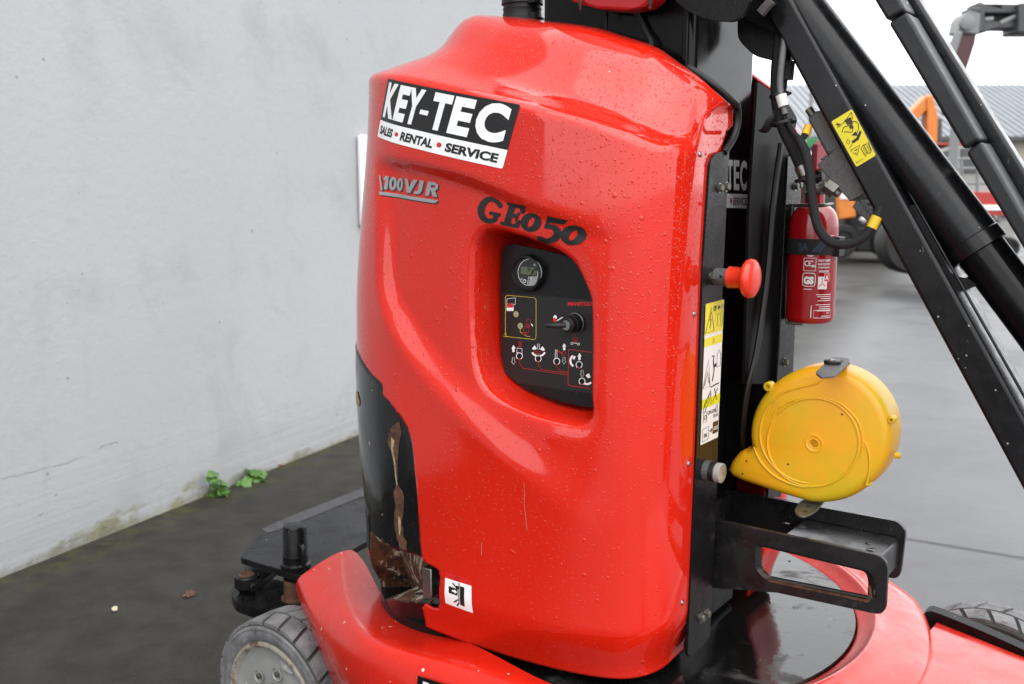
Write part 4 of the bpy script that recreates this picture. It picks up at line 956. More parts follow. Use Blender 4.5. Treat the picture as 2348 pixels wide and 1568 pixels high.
holn = rounded([(1741, 1252), (1985, 1311), (1997, 1371), (1760, 1323), (1743, 1306)], [10, 12, 8, 8, 8], 4)
forkb = fork_plate(-.1, outn, holn, '').build('fork_pocket_bracket', lift, bevel=.002)
rim_ = [PY(x, y, -.104) for x, y in rounded([(1741, 1252), (1985, 1311), (1997, 1371), (1760, 1323), (1743, 1306)], [10, 12, 8, 8, 8], 4)]
cen = sum(rim_, Vector())/len(rim_)
rw = [cen+(p-cen)*1.0+(p-cen).normalized()*.010 for p in rim_]
m = MB(); k = len(rim_); m.add([p+Vector((0, .004, 0)) for p in rim_]+[p for p in rw]+[p+Vector((0, .006, 0)) for p in rw], [(i, (i+1) % k, k+(i+1) % k, k+i) for i in range(k)]+[(k+i, k+(i+1) % k, 2*k+(i+1) % k, 2*k+i) for i in range(k)], 'black_worn')
m.build('slot_rim', forkb, angle=60)
m = MB(); ph = [PY(x, y, -.1) for x, y in holn]; lowr = [p for p in ph if p.z < cen.z-.004]
outf = rounded([(1655, 1122), (1691, 1128), (2055, 1195), (2076, 1215), (2062, 1330), (1900, 1290), (1655, 1230)], [0, 0, 10, 14, 22, 0, 0], 5)
fork_plate(.09, outf, None, '').build('side_plate', forkb, bevel=.002)
zt = .756; mat('plate_top', (.028, .028, .029), .28, spec=.34, rvar=.1, rscale=14, dirt=((.15, .147, .14), .35, 10, .6), specks=[((.8, .78, .74), 40, .2, .02, .09)])
MB().prism([(.378, -.089, zt), (.560, -.089, zt), (.566, -.089, zt-.003), (.569, -.089, zt-.010), (.569, -.089, zt-.06), (.563, -.089, zt-.06), (.563, -.089, zt-.006), (.378, -.089, zt-.006)], (0, .178, 0), 'plate_top').build('top_plate', forkb, bevel=.003)
MB().box((.20, -.092, .60), (.21, .092, .78), 'black_worn').build('back_plate', forkb)
for (x, y) in ((1840, 1208), (2010, 1228)):
    p = PZ(x, y, zt); MB().lathe(p, (0, 0, 1), [(.0003, .0075), (.0005, .0001)], 'ink_black', 16).build('plate_hole', forkb)
mat('water', (.02, .02, .02), .03)
for (x, y, r) in ((1800, 1199, .010), (1990, 1246, .006), (1997, 1261, .010)):
    p = PZ(x, y, zt); m = MB(); m.lathe(p, (0, 0, 1), [(.0004, r), (.0014, r*.8), (.0018, .0001)], 'water', 18); m.build('water_drop', forkb)
rr = MB(); q = [PY(x, y, -.1005) for x, y in [(1748, 1300), (1752, 1314), (1766, 1327), (1985, 1374), (1994, 1366), (1990, 1340), (1996, 1342), (2000, 1372), (1990, 1381), (1762, 1333), (1746, 1320)]]
rr.prism(q, (0, -.0012, 0), 'rust').build('rust_patch', forkb, smooth=False)

# ---- far post carrying the extinguisher, far hood flange
MB().prism([PX(x, y, .274) for x, y in rounded([(1737, 188), (1746, 193), (1806, 236), (1828, 272), (1822, 300), (1808, 880), (1707, 880), (1717, 490)], [0, 4, 16, 8, 4, 0, 0, 0], 4)], (-.006, 0, 0), 'void_black').build('hood_flange', lift, bevel=.0015)
post = MB().prism([PX(x, y, .288) for x, y in [(1806, 360), (1838, 350), (1816, 900), (1790, 1140), (1760, 1140), (1786, 800)]], (-.006, 0, 0), 'black_paint').build('extinguisher_post', lift, bevel=.0015)
for x, y in ((1822, 427), (1830, 424), (1798, 830)): bolt(post, PX(x, y, .288), (1, 0, 0), .0066)
# ---- turntable deck
dc = Vector((-.037, .06, .5)); 
deck = MB().lathe(dc, (0, 0, 1), [(-.10, .50), (-.012, .5205), (.0, .5185), (.0, .0001)], 'deck_black', 96).build('turntable', lift)
random.seed(4)
for k in range(26):
    a = random.uniform(-1.3, 1.4); r = random.uniform(.12, .5); p = dc+Vector((r*math.cos(a), r*math.sin(a), 0)); s_ = random.uniform(.0015, .004)
    if k < 9: MB().lathe(p, (0, 0, 1), [(0, s_), (s_*.5, s_*.7), (s_*.5, .0001)], random.choice(['bare_primer', 'rust', 'bg_light']), 6).build('debris', deck)
# ---- chassis: red covers
def patch(rows, mt, name, parent, sub=2, label=None, thick=.0):
    vs = [p for r in rows for p in r]; n = len(rows[0]); m = MB().add(vs, [(j*n+i, j*n+i+1, (j+1)*n+i+1, (j+1)*n+i) for j in range(len(rows)-1) for i in range(n-1)], mt)
    o = m.build(name, parent, angle=180, label=label)
    if thick: md = o.modifiers.new('t', 'SOLIDIFY'); md.thickness = thick; md.offset = 0
    md = o.modifiers.new('sub', 'SUBSURF'); md.levels = md.render_levels = sub
    return o
st = [[(812, 1258, .50), (795, 1262, .515), (780, 1264, .518), (752, 1278, .512), (708, 1306, .50), (684, 1324, .485), (678, 1338, .465), (676, 1346, .42)],
      [(845, 1300, .49), (825, 1300, .50), (783, 1310, .522), (760, 1322, .515), (722, 1340, .50), (698, 1362, .485), (690, 1375, .462), (688, 1386, .40)],
      [(872, 1372, .49), (850, 1380, .50), (800, 1398, .53), (782, 1404, .525), (748, 1410, .50), (722, 1425, .47), (714, 1436, .44), (712, 1450, .37)],
      [(930, 1412, .49), (895, 1432, .50), (838, 1452, .54), (815, 1462, .53), (780, 1490, .49), (756, 1500, .445), (750, 1508, .41), (748, 1524, .34)],
      [(1020, 1450, .50), (980, 1462, .51), (904, 1482, .55), (880, 1496, .54), (840, 1530, .50), (800, 1580, .42), (790, 1600, .36), (788, 1630, .28)],
      [(1100, 1483, .54), (1080, 1492, .545), (1040, 1506, .556), (1010, 1524, .55), (970, 1565, .52), (930, 1640, .45), (920, 1680, .40), (915, 1760, .30)],
      [(1180, 1527, .544), (1168, 1531, .55), (1150, 1540, .556), (1128, 1556, .55), (1100, 1600, .52), (1070, 1680, .45), (1062, 1730, .40), (1058, 1800, .30)],
      [(1260, 1570, .544), (1250, 1575, .55), (1240, 1582, .556), (1225, 1598, .55), (1205, 1640, .52), (1185, 1720, .45), (1180, 1770, .40), (1178, 1850, .30)],
      [(1420, 1620, .535), (1415, 1628, .54), (1410, 1640, .545), (1405, 1656, .54), (1395, 1700, .51), (1385, 1780, .45), (1380, 1830, .40), (1378, 1900, .30)],
      [(1600, 1632, .52), (1604, 1642, .525), (1610, 1656, .53), (1615, 1672, .525), (1625, 1720, .50), (1640, 1800, .45), (1645, 1850, .40), (1648, 1920, .30)]]
def quint(p): return PZ(*p)
cov = patch([[PZ(*p) for p in r] for r in st], 'red_cover', 'chassis_cover', lift, 2)
# black corner of the maker's plate on the cover side
D = Decal(quadmap(PZ(960, 1546, .53), PZ(1060, 1578, .533), PZ(1052, 1668, .44), PZ(955, 1636, .44), 100, 90, .001), 999)
D.rect(0, 0, 100, 90, 'decal_black', 4); D.rect(14, 10, 28, 82, 'decal_white', 5); D.rect(40, 10, 50, 60, 'decal_white', 5)
D.build('maker_sticker', cov, fix=False, label='black sticker with white letters on the lower cover')
rows = []
for k in range(0, 27):
    th = math.radians(-62+k*7); row = []
    ro = float(np.interp(math.degrees(th), [-62, -30, 0, 20, 28, 36, 44, 60, 80, 100, 125], [.62, .655, .672, .680, .688, .70, .688, .66, .62, .60, .60]))
    for r, z in ((.520, .470), (.521, .494), (.528, .498), (.548, .506), (.557, .517), (.566, .518), (.576, .508), (.60, .505), (ro-.045, .500), (ro-.012, .490), (ro, .474), (ro+.006, .44), (ro+.02, .36), (ro+.03, .25)):
        row.append(dc+Vector((r*math.cos(th), r*math.sin(th), z-.5)))
    rows.append(row)
patch(rows, 'red_cover_worn', 'turntable_ring_cover', lift, 2)
rows = []
for i in range(9):
    X = .585+i*.12; row = []
    ye = float(np.interp(X, [.585, .8, 1.2], [.415, .335, .20]))
    for y, z in ((ye+.005, .36), (ye, .45), (ye-.004, .466), (ye-.03, .47), (ye-.14, .472), (ye-.28, .474), (ye-.42, .472), (ye-.56, .468), (ye-.72, .45), (ye-.80, .38), (ye-.82, .3)):
        row.append(Vector((X, y, z-.10*max(0, X-.9)**1.5)))
    rows.append(row)
patch(rows, 'red_cover_worn', 'front_cover', lift, 2)
es = [PZ(2118, 1407, .482), PZ(2128, 1400, .486), PZ(2150, 1404, .486), PZ(2240, 1440, .484), PZ(2347, 1488, .48), PZ(2460, 1545, .47)]
m = MB(); sp = spline(es, 5); vs = []
for p in sp: vs += [p+Vector((.0, -.004, -.035)), p+Vector((0, -.004, 0)), p+Vector((0, .02, .004)), p+Vector((0, .02, -.05))]
m.add(vs, [(4*i+a, 4*i+(a+1) % 4, 4*i+4+(a+1) % 4, 4*i+4+a) for i in range(len(sp)-1) for a in range(4)], 'black_paint').build('arch_edge', lift, angle=50)
# rear axle plate, king pin and steering links
z_p = .44
plp = [PZ(x, y, z_p) for x, y in rounded([(548, 1277), (606, 1206), (640, 1193), (960, 1066), (960, 1190), (836, 1243), (738, 1300), (690, 1322)], [10, 6, 0, 0, 0, 0, 0, 14], 4)]
axle = MB().prism(plp, (0, 0, -.018), 'black_paint').build('axle_plate', lift, bevel=.002)
ed = [PZ(x, y, z_p+.0008) for x, y in [(600, 1213), (640, 1194), (960, 1067), (960, 1088), (800, 1150), (655, 1209), (612, 1222)]]
mat('worn_grey', (.075, .075, .078), .6, var=.4, vscale=40, dirt=((.03, .03, .03), .4, 40, .8))
MB().add(ed, [tuple(range(len(ed)))], 'worn_grey').build('worn_edge', axle, smooth=False)
edg = MB(); 
for a_, b_ in zip(plp[:-1], plp[1:]):
    if a_.x < -.86 or True:
        pass
pin = PZ(678, 1300, .44)
kp = MB().lathe(pin, (0, 0, 1), [(-.12, .030), (-.02, .030), (.0, .038), (.004, .040), (.012, .040), (.016, .034), (.034, .0325), (.036, .0335), (.040, .0325), (.105, .0325), (.108, .031), (.113, .031), (.117, .028), (.118, .0001)], 'black_paint', 40).build('king_pin', lift, angle=35)
MB().tube(spline([pin+Vector((.030, -.012, .07)), pin+Vector((.046, -.016, .072)), pin+Vector((.052, -.018, .055)), pin+Vector((.052, -.018, .0))], 5), .006, 'black_paint', 8).build('grease_pipe', kp)
lv = [PZ(x, y, .355) for x, y in rounded([(528, 1352), (545, 1330), (600, 1322), (640, 1330), (735, 1350), (760, 1400), (740, 1412), (660, 1412), (575, 1392), (538, 1378)], 10, 3)]
lever = MB().prism(lv, (0, 0, -.028), 'black_paint').build('steering_lever', lift, bevel=.003)
q = PZ(565, 1320, .40); MB().lathe(q, (0, 0, 1), [(-.05, .016), (-.03, .03), (-.028, .033), (0, .033), (.003, .030), (.003, .0001)], 'black_paint', 24).lathe(q, (0, 0, 1), [(.003, .022), (.006, .021), (.006, .012), (.004, .011), (.004, .0001)], 'rust', 20).build('link_pin', lever)
MB().prism([PZ(x, y, .395) for x, y in [(560, 1292), (610, 1285), (640, 1270), (650, 1290), (600, 1330), (575, 1345)]], (0, 0, -.022), 'black_paint').build('tie_rod', lever, bevel=.004)
MB().lathe(pin, (0, 0, 1), [(-.095, .044), (-.082, .041), (-.078, .034), (-.03, .033)], 'rust', 28).build('rusty_collar', kp)
# wheels
def wheel(center, R, w, axis_y, name, label=None):
    hub = Vector(center); ax = Vector((0, -1, 0)) if axis_y < 0 else Vector((0, 1, 0))
    wo = MB().lathe(hub, ax, [(0, R*.935), (.002, R*.925), (.0035, R*.90), (.002, R*.885), (.003, R*.86), (.004, R*.80), (.0, R*.765), (-.004, R*.735), (-.02, R*.72)], 'tyre', 72)
    wo.lathe(hub, ax, [(-w, R*.70), (-w, R*.93), (-w*.97, R*.95), (-w*.9, R*.966), (-w*.1, R*.966), (-w*.03, R*.95), (0, R*.935)], 'tyre_dark', 72)
    nb = 22
    for row in range(2):
        for k in range(nb):
            a0 = 2*math.pi*(k+.5*row)/nb; da = 2*math.pi/nb*.84; vs = []; fc = []
            d0, d1 = ((-.004, -w*.47), (-w*.53, -w+.004))[row]
            for i in range(4):
                for (dd, sk) in ((d0, 0.0 if row == 0 else .10), (d0*.5+d1*.5, .05), (d1, .10 if row == 0 else 0.0)):
                    a = a0+da*i/3+sk
                    for rr_ in (R*.950, R*(1.0 if not (dd in (d0 if row == 0 else d1,)) else .988)):
                        v = hub+ax*dd+Vector((math.cos(a), 0, math.sin(a)))*rr_; vs.append(v)
            # top faces and skirts
            def id_(i, j, t): return (i*3+j)*2+t
            for i in range(3):
                for j in range(2): fc.append((id_(i, j, 1), id_(i+1, j, 1), id_(i+1, j+1, 1), id_(i, j+1, 1)))
            for i in range(3): fc.append((id_(i, 0, 0), id_(i+1, 0, 0), id_(i+1, 0, 1), id_(i, 0, 1))); fc.append((id_(i, 2, 1), id_(i+1, 2, 1), id_(i+1, 2, 0), id_(i, 2, 0)))
            for j in range(2): fc.append((id_(0, j, 0), id_(0, j, 1), id_(0, j+1, 1), id_(0, j+1, 0))); fc.append((id_(3, j, 1), id_(3, j, 0), id_(3, j+1, 0), id_(3, j+1, 1)))
            wo.add(vs, fc, 'tyre')
    o = wo.build(name, lift, angle=35, label=label)
    MB().lathe(hub, ax, [(-.02, R*.74), (.0, R*.745), (.004, R*.735), (.004, R*.70), (-.002, R*.672), (-.004, R*.66)], 'rim_rust', 64).build('rim_lip', o)
    rim = MB().lathe(hub, ax, [(-.0045, R*.672), (-.006, R*.655), (-.010, R*.63), (-.016, R*.54), (-.014, R*.46), (-.012, R*.40), (-.016, R*.26), (-.016, .0001)], 'rim_paint', 64).build('rim', o)
    for k in range(6):
        a = k*math.pi/3+.35; c = hub+Vector((math.cos(a), 0, math.sin(a)))*R*.36+ax*-.0135
        MB().lathe(c, ax, [(.004, R*.088), (.005, R*.08), (-.001, R*.06), (-.001, .0001)], 'rim_paint', 18).lathe(c, ax, [(-.001, R*.04), (.006, R*.04), (.007, R*.03), (.007, .0001)], 'zinc', 6).build('wheel_nut', rim, angle=30)
    for k in range(3):
        a = k*2*math.pi/3+1.15; t = Vector((-math.sin(a), 0, math.cos(a))); n_ = Vector((math.cos(a), 0, math.sin(a)))
        MB().tube([hub+n_*R*.53-t*R*.12+ax*-.014, hub+n_*R*.55+ax*-.011, hub+n_*R*.53+t*R*.12+ax*-.014], [.004, .013, .004], 'rim_paint', 10).build('pressing', rim)
    MB().lathe(hub, ax, [(-.014, R*.20), (.004, R*.19), (.010, R*.14), (.010, .0001)], 'rubber_black', 28).build('hub_cap', rim)
    return o
wheel(PY(622, 1610, -.414), .203, .125, -1, 'wheel', 'grey tyred wheel with rusty rim below the king pin')
wheel((.665, .70, .215), .215, .125, 1, 'wheel', 'grey tyred wheel at the front corner')

# ---- jib: lower link, lift cylinder, upper link
def ext_line(a, b, y): t = (y-a[1])/(b[1]-a[1]); return (a[0]+(b[0]-a[0])*t, y)
def bar(L0, L1, R0, R1, y0, y1, Y, th): 
    return [PY(*ext_line(L0, L1, y0), Y), PY(*ext_line(R0, R1, y0), Y), PY(*ext_line(R0, R1, y1), Y), PY(*ext_line(L0, L1, y1), Y)]
jib = MB().prism(bar((1774, 61), (2326, 1089), (1817, 0), (2103, 516), -160, 1500, -.06, .09), (0, .085, 0), 'black_arm').build('lower_link', lift, bevel=.007, seg=3)
MB().prism(bar((1830, 0), (2112, 500), (1838, 0), (2120, 500), -160, 1300, -.035, .0), (0, .04, 0), 'black_arm').build('wear_strip', jib, bevel=.003)
D = Decal(quadmap(PY(1905, 279, -.0604), PY(1953, 250, -.0604), PY(2008, 356, -.0604), PY(1963, 383, -.0604), 100, 225), 999)
D.rect(0, 0, 100, 225, 'label_yellow', 1, 9)
Bk = 'ink_black'
D.line([(18, 208), (30, 190), (54, 196), (92, 214)], 3, Bk, 2); D.line([(92, 214), (84, 186)], 3, Bk, 2)
D.poly([(52, 200), (80, 196), (76, 170), (54, 176)], 'ink_brown', 2); D.line([(52, 200), (80, 196), (76, 170), (54, 176)], 3, Bk, 3, True); D.rect(56, 152, 72, 170, 'ink_brown', 3)
for k in range(4): D.line([(10+k*4, 206-k*2), (16+k*4, 196), (12+k*4, 186)], 2, Bk, 2)
D.line(spline([(18, 160, 0), (34, 174, 0), (56, 170, 0), (66, 152, 0), (54, 140, 0), (40, 150, 0), (26, 158, 0)], 5) and [p[:2] for p in spline([(18, 160, 0), (34, 174, 0), (56, 170, 0), (66, 152, 0), (54, 140, 0), (40, 150, 0), (26, 158, 0)], 5)], 3, Bk, 2)
D.line([p[:2] for p in spline([(60, 160, 0), (80, 176, 0), (94, 160, 0), (88, 140, 0), (70, 122, 0)], 5)], 3, Bk, 2)
D.poly([(34, 106), (60, 108), (88, 128), (92, 118), (66, 96), (40, 94)], Bk, 2); D.poly([(48, 128), (72, 134), (70, 112)], Bk, 3); D.line([(14, 112), (26, 122), (30, 110), (18, 100)], 2.5, Bk, 2, True); D.line([(14, 84), (30, 92), (44, 106)], 2.5, Bk, 2)
D.line([(12, 74), (58, 74), (28, 40)], 4, Bk, 2, True); D.poly([(24, 66), (48, 66), (34, 60)], Bk, 2); D.circle((28, 52), 3, Bk, 2, 10)
D.line([(56, 58), (74, 66), (84, 62), (96, 66), (92, 26), (80, 22), (70, 28), (58, 18)], 3.5, Bk, 2, True)
for k in range(5): D.line([(62, 52-k*6), (74, 56-k*6)], 2, Bk, 2); D.line([(80, 54-k*6), (92, 56-k*6)], 2, Bk, 2)
D.line([(74, 66), (74, 28)], 2.5, Bk, 2); D.text('830123 B', 8, 12, 34, 7, Bk, 2)
D.build('hose_hazard_label', jib, fix=False, label='yellow hand injury label on the lower link')
c0, c1 = PY(*ext_line((1816, 0), (2134, 423), -120), .0), PY(*ext_line((1816, 0), (2134, 423), 566), .0)
cd_ = (c1-c0).normalized(); rc = .0465
cyl = MB().tube([c0, c1-cd_*.012, c1-cd_*.011, c1], [rc, rc, rc*.98, rc*.98], 'black_arm', 40).build('lift_cylinder', lift)
MB().tube([c1-cd_*.018, c1-cd_*.016, c1+cd_*.008, c1+cd_*.010], [rc*1.0, rc*1.05, rc*1.05, rc*.9], 'black_arm', 40).build('cylinder_collar', cyl)
MB().tube([c1, c1+cd_*.5], [rc*.90, rc*.90], 'black_mast', 40).build('cylinder_sleeve', cyl)
MB().prism([PY(x, y, -.03) for x, y in rounded([(2066, 470), (2110, 470), (2178, 628), (2222, 640), (2240, 655), (2205, 668), (2170, 662)], [0, 0, 16, 6, 3, 8, 20], 5)], (0, .05, 0), 'black_arm').build('cylinder_lug', cyl, bevel=.004)
back_l = MB().prism(bar((1860, 120), (2260, 860), (1900, 100), (2347, 905), 60, 1500, .07, .0), (0, .05, 0), 'black_arm').build('back_link', lift, bevel=.006)
MB().prism([PY(x, y, .0) for x, y in [(2240, 735), (2272, 800), (2290, 830), (2262, 840), (2225, 770)]], (0, .07, 0), 'cast_grey').build('pivot_block', back_l, bevel=.003)
# upper link with its sliding covers
uq = (2004, 0), (2313, 516), (2080, 30), (2347, 493)
upl = MB().prism(bar(*((2026, 0), (2335, 516), (2106, 0), (2347, 388)), -160, 1100, .035, 0), (0, .05, 0), 'black_arm').build('upper_link', lift, bevel=.006, seg=3)
mat('cover_plastic', (.022, .0235, .025), .36, spec=.32, rvar=.08, rscale=40, specks=[(WHT, 26, .12, .03, .10)], scratch=.5, bump=.0003, bscale=300)
for (y0, y1) in ((-160, 34), (38, 330), (335, 1000)):
    lo_ = [PY(*ext_line(uq[0], uq[1], y0+14), -.055), PY(*ext_line(uq[2], uq[3], y0-12), -.055), PY(*ext_line(uq[2], uq[3], y1-12), -.055), PY(*ext_line(uq[0], uq[1], y1+14), -.055)]
    MB().prism(lo_, (0, .075, 0), 'cover_plastic').build('slide_cover', upl, bevel=.006, seg=3)
# hinge plates at the head of the mast
hp = rounded([(1520, -60), (1545, 0), (1580, 30), (1630, 47), (1680, 50), (1708, 30), (1718, 0), (1712, -60)], [0, 8, 30, 20, 10, 8, 4, 0], 3)
head = MB().prism([PY(x, y, -.16) for x, y in hp], (0, .012, 0), 'black_paint').build('hinge_plate', lift, bevel=.003, label='rounded black hinge plate at the mast head')
MB().prism([PY(x, y, -.05) for x, y in [(1690, -60), (1800, -60), (1790, 80), (1745, 62), (1700, 42)]], (0, .11, 0), 'black_mast').prism([PY(x, y, .0) for x, y in rounded([(1690, -40), (1850, 40), (1840, 110), (1780, 140), (1730, 130), (1690, 90)], 16, 3)], (0, .05, 0), 'black_mast').build('hinge_block', head, bevel=.005)
MB().tube([PY(1744, 30, -.07), PY(1768, 2, -.07)], .010, 'cast_grey', 8).build('hinge_pin', head)
# red underside of the mast-head cover, beacon boot
mh = MB().prism([PY(x, y, -.20) for x, y in [(1290, -80), (1296, -8), (1312, 4), (1368, 20), (1430, 24), (1478, 14), (1500, -4), (1506, -80)]], (0, .05, 0), 'ext_red').build('mast_head_cover', lift, bevel=.006, seg=3)
for x, y in ((1330, 8), (1490, 4)): MB().lathe(PY(x, y, -.205), (0, 0, -1), [(-.01, .004), (.004, .004), (.006, .0025), (.012, .0025)], 'rust', 10).build('cover_screw', mh)
bp_ = PY(1197, 44, -.08)
boot = MB().lathe(bp_+Vector((0, 0, -.02)), (0, 0, 1), [(0, .046), (.016, .0455), (.022, .043), (.036, .0405), (.040, .042), (.043, .0405), (.053, .0405), (.056, .042), (.075, .048), (.12, .058), (.14, .06)], 'rubber_black', 40).build('cable_boot', lift)
for z_, r_ in ((.002, .0468), (.0405, .0425)):
    MB().lathe(bp_+Vector((0, 0, z_-.012)), (0, 0, 1), [(0, r_), (.0008, r_+.0022), (.010, r_+.0022), (.0108, r_)], 'plastic_black', 40).box(tuple(bp_+Vector((.036, -.028, z_-.014))), tuple(bp_+Vector((.052, -.018, z_+.004))), 'plastic_black').build('hose_clip', boot)
MB().lathe(bp_+Vector((0, 0, -.0185)), (0, 0, 1), [(.0, .052), (.0006, .044)], 'ink_black', 40).build('boot_gap', boot)

# ---- valve block and hoses at the jib
vy = -.035
def vp(x, y, Y=vy): return PY(x, y, Y)
v1 = MB().prism([vp(x, y) for x, y in [(1849, 272), (1868, 254), (1905, 250), (1960, 340), (1895, 358)]], (0, .045, 0), 'cast_grey').build('valve_body', lift, bevel=.006, seg=3, label='grey hydraulic valve block under the lower link')
MB().prism([vp(x, y, vy-.002) for x, y in [(1872, 378), (1930, 330), (1990, 440), (1948, 462)]], (0, .04, 0), 'cast_grey').build('valve_block', v1, bevel=.002)
MB().prism([vp(x, y, vy+.005) for x, y in [(1878, 366), (1900, 350), (1925, 344), (1908, 372)]], (0, .03, 0), 'cast_grey').build('valve_neck', v1, bevel=.002)
MB().prism([vp(x, y, vy+.004) for x, y in [(1952, 474), (1966, 458), (2010, 510), (1988, 508)]], (0, .03, 0), 'cast_grey').build('valve_foot', v1, bevel=.002)
MB().tube([vp(1868, 272, vy+.02), vp(1853, 250, vy+.02)], .0075, 'zinc', 12).build('valve_screw', v1)
n0, n1 = vp(1924, 446, -.03), vp(1894, 424, -.03)
MB().tube([n0, n0.lerp(n1, .25)], .008, 'zinc', 12).tube([n0.lerp(n1, .25), n0.lerp(n1, .95)], .0155, 'zinc', 6).build('hose_nut', v1, angle=30)
MB().tube(spline([n1, vp(1882, 430, -.03), vp(1870, 432, -.032), vp(1858, 424, -.035), vp(1848, 405, -.04)], 6), .008, 'zinc', 12).build('hose_elbow', v1)
h1 = [PY(1812, -20, -.03), PY(1793, 60, -.03), PY(1782, 160, -.035), PY(1782, 220, -.04), PY(1788, 262, -.042), PY(1800, 300, -.044), PY(1822, 345, -.044), PY(1842, 392, -.042), PY(1850, 408, -.040)]
hs = MB().tube(spline(h1, 8), .0125, 'hose', 14).build('hydraulic_hose', lift)
MB().tube([PY(1837, 380, -.0435), PY(1847, 402, -.042)], .0145, 'steel', 14).build('hose_ferrule', hs)
MB().tube(spline([PY(1808, 30, -.05), PY(1797, 100, -.053), PY(1788, 180, -.055), PY(1790, 220, -.056), PY(1800, 262, -.057)], 6), .0062, 'hose_grey', 10, flat=1).build('grey_cable', hs)
MB().tube([PY(1790, 218, -.058), PY(1797, 244, -.058)], .0105, 'label_white', 12).build('tape', hs)
MB().tube(spline([PY(1812, 60, .0), PY(1803, 150, .0), PY(1800, 165, .0), PY(1793, 220, -.005), PY(1788, 262, -.02)], 6), .0068, 'rubber_black', 10).tube([PY(1806, 140, .0), PY(1802, 183, .0)], .0135, 'cast_grey', 14).build('cable_gland', hs)
MB().tube(spline([PY(1799, 268, -.055), PY(1814, 296, -.06), PY(1826, 312, -.065), PY(1840, 317, -.06), PY(1847, 306, -.05), PY(1852, 292, -.04)], 6), .0052, 'hose', 8).build('signal_cable', hs)
MB().tube([PY(1845, 310, -.052), PY(1853, 290, -.04)], .0075, 'reel_yellow', 10).build('yellow_sleeve', hs)
MB().tube(spline([PY(1784, 262, -.045), PY(1770, 270, -.06), PY(1760, 288, -.06), PY(1752, 300, -.055), PY(1744, 300, -.05)], 6), [.010]+[.009]*23+[.004], 'rubber_black', 8, flat=.35).build('loose_tape', hs)
loop = [PY(1830, 316, -.066), PY(1846, 350, -.072), PY(1856, 395, -.078), PY(1860, 440, -.08), PY(1867, 490, -.082), PY(1880, 530, -.084), PY(1906, 556, -.084), PY(1942, 560, -.080), PY(1976, 546, -.072), PY(1997, 522, -.066), PY(2010, 495, -.06), PY(2020, 470, -.05)]
lp = MB().tube(spline(loop, 8), .0086, 'hose', 14).build('braided_cable', lift)
MB().tube([PY(1997, 523, -.0655), PY(2010, 497, -.06)], .0098, 'reel_yellow', 12).build('yellow_sleeve', lp)
for (x, y, Y, r) in ((1786, 218, -.045, .0165), (1794, 282, -.05, .019), (1850, 410, -.058, .021)):
    c = PY(x, y, Y); t_ = Vector((.25, 0, -1)).normalized()
    MB().lathe(c, t_, [(-.0025, r), (-.0025, r+.002), (.0025, r+.002), (.0025, r)], 'plastic_black', 24).tube([c+Vector((r, -.004, 0)), c+Vector((r+.008, -.006, .002))], .003, 'plastic_black', 6).build('cable_tie', hs)

# ================================================================== FIRE EXTINGUISHER (strapped to the post)
ec = PX(1861, 600, .335); eb = PX(1857, 736, .335).z; ec = Vector((.335, ec.y, 0)); er = .0505
ext = Root('fire_extinguisher', (ec.x, ec.y, eb), 'small red fire extinguisher strapped to the post behind the mast', 'extinguisher')
zs = PX(1861, 520, .335).z; zn = PX(1861, 470, .335).z
prof = [(0, .0001), (0, er*.82), (.004, er*.95), (.012, er), (zs-eb, er)]
for t in np.linspace(0, 1, 9)[1:]: prof.append((zs-eb+(zn-zs)*math.sin(t*math.pi/2), er*.40+(er-er*.40)*math.cos(t*math.pi/2)))
prof += [(zn-eb+.022, er*.40), (zn-eb+.022, .0001)]
cb = MB().lathe((ec.x, ec.y, eb), (0, 0, 1), prof, 'ext_red', 56).build('cylinder', ext, angle=60)
zt_ = zn+.022
MB().lathe((ec.x, ec.y, zt_), (0, 0, 1), [(0, er*.42), (.004, er*.42), (.006, er*.30), (.020, er*.22), (.030, er*.2)], 'plastic_black', 28).build('collar', ext)
MB().box((ec.x-.02, ec.y-.014, zt_+.026), (ec.x+.016, ec.y+.014, zt_+.05), 'plastic_black').build('valve_head', ext, bevel=.004)
MB().prism([(ec.x-.006, ec.y-.02, zt_+.048), (ec.x+.006, ec.y+.024, zt_+.05), (ec.x+.006, ec.y+.024, zt_+.106), (ec.x+.0, ec.y-.004, zt_+.112), (ec.x-.006, ec.y-.018, zt_+.10)], (.012, 0, 0), 'ext_head').build('lever', ext, bevel=.003)
MB().lathe((ec.x-.01, ec.y-.028, zt_+.045), (.3, -1, 0), [(-.01, .014), (0, .0175), (.008, .0175), (.010, .013), (.010, .0001)], 'ext_red', 24).build('gauge', ext)
MB().tube([(ec.x+.01, ec.y, zt_+.055), (ec.x+.03, ec.y+.03, zt_+.055)], .008, 'label_white', 12).build('nozzle', ext)
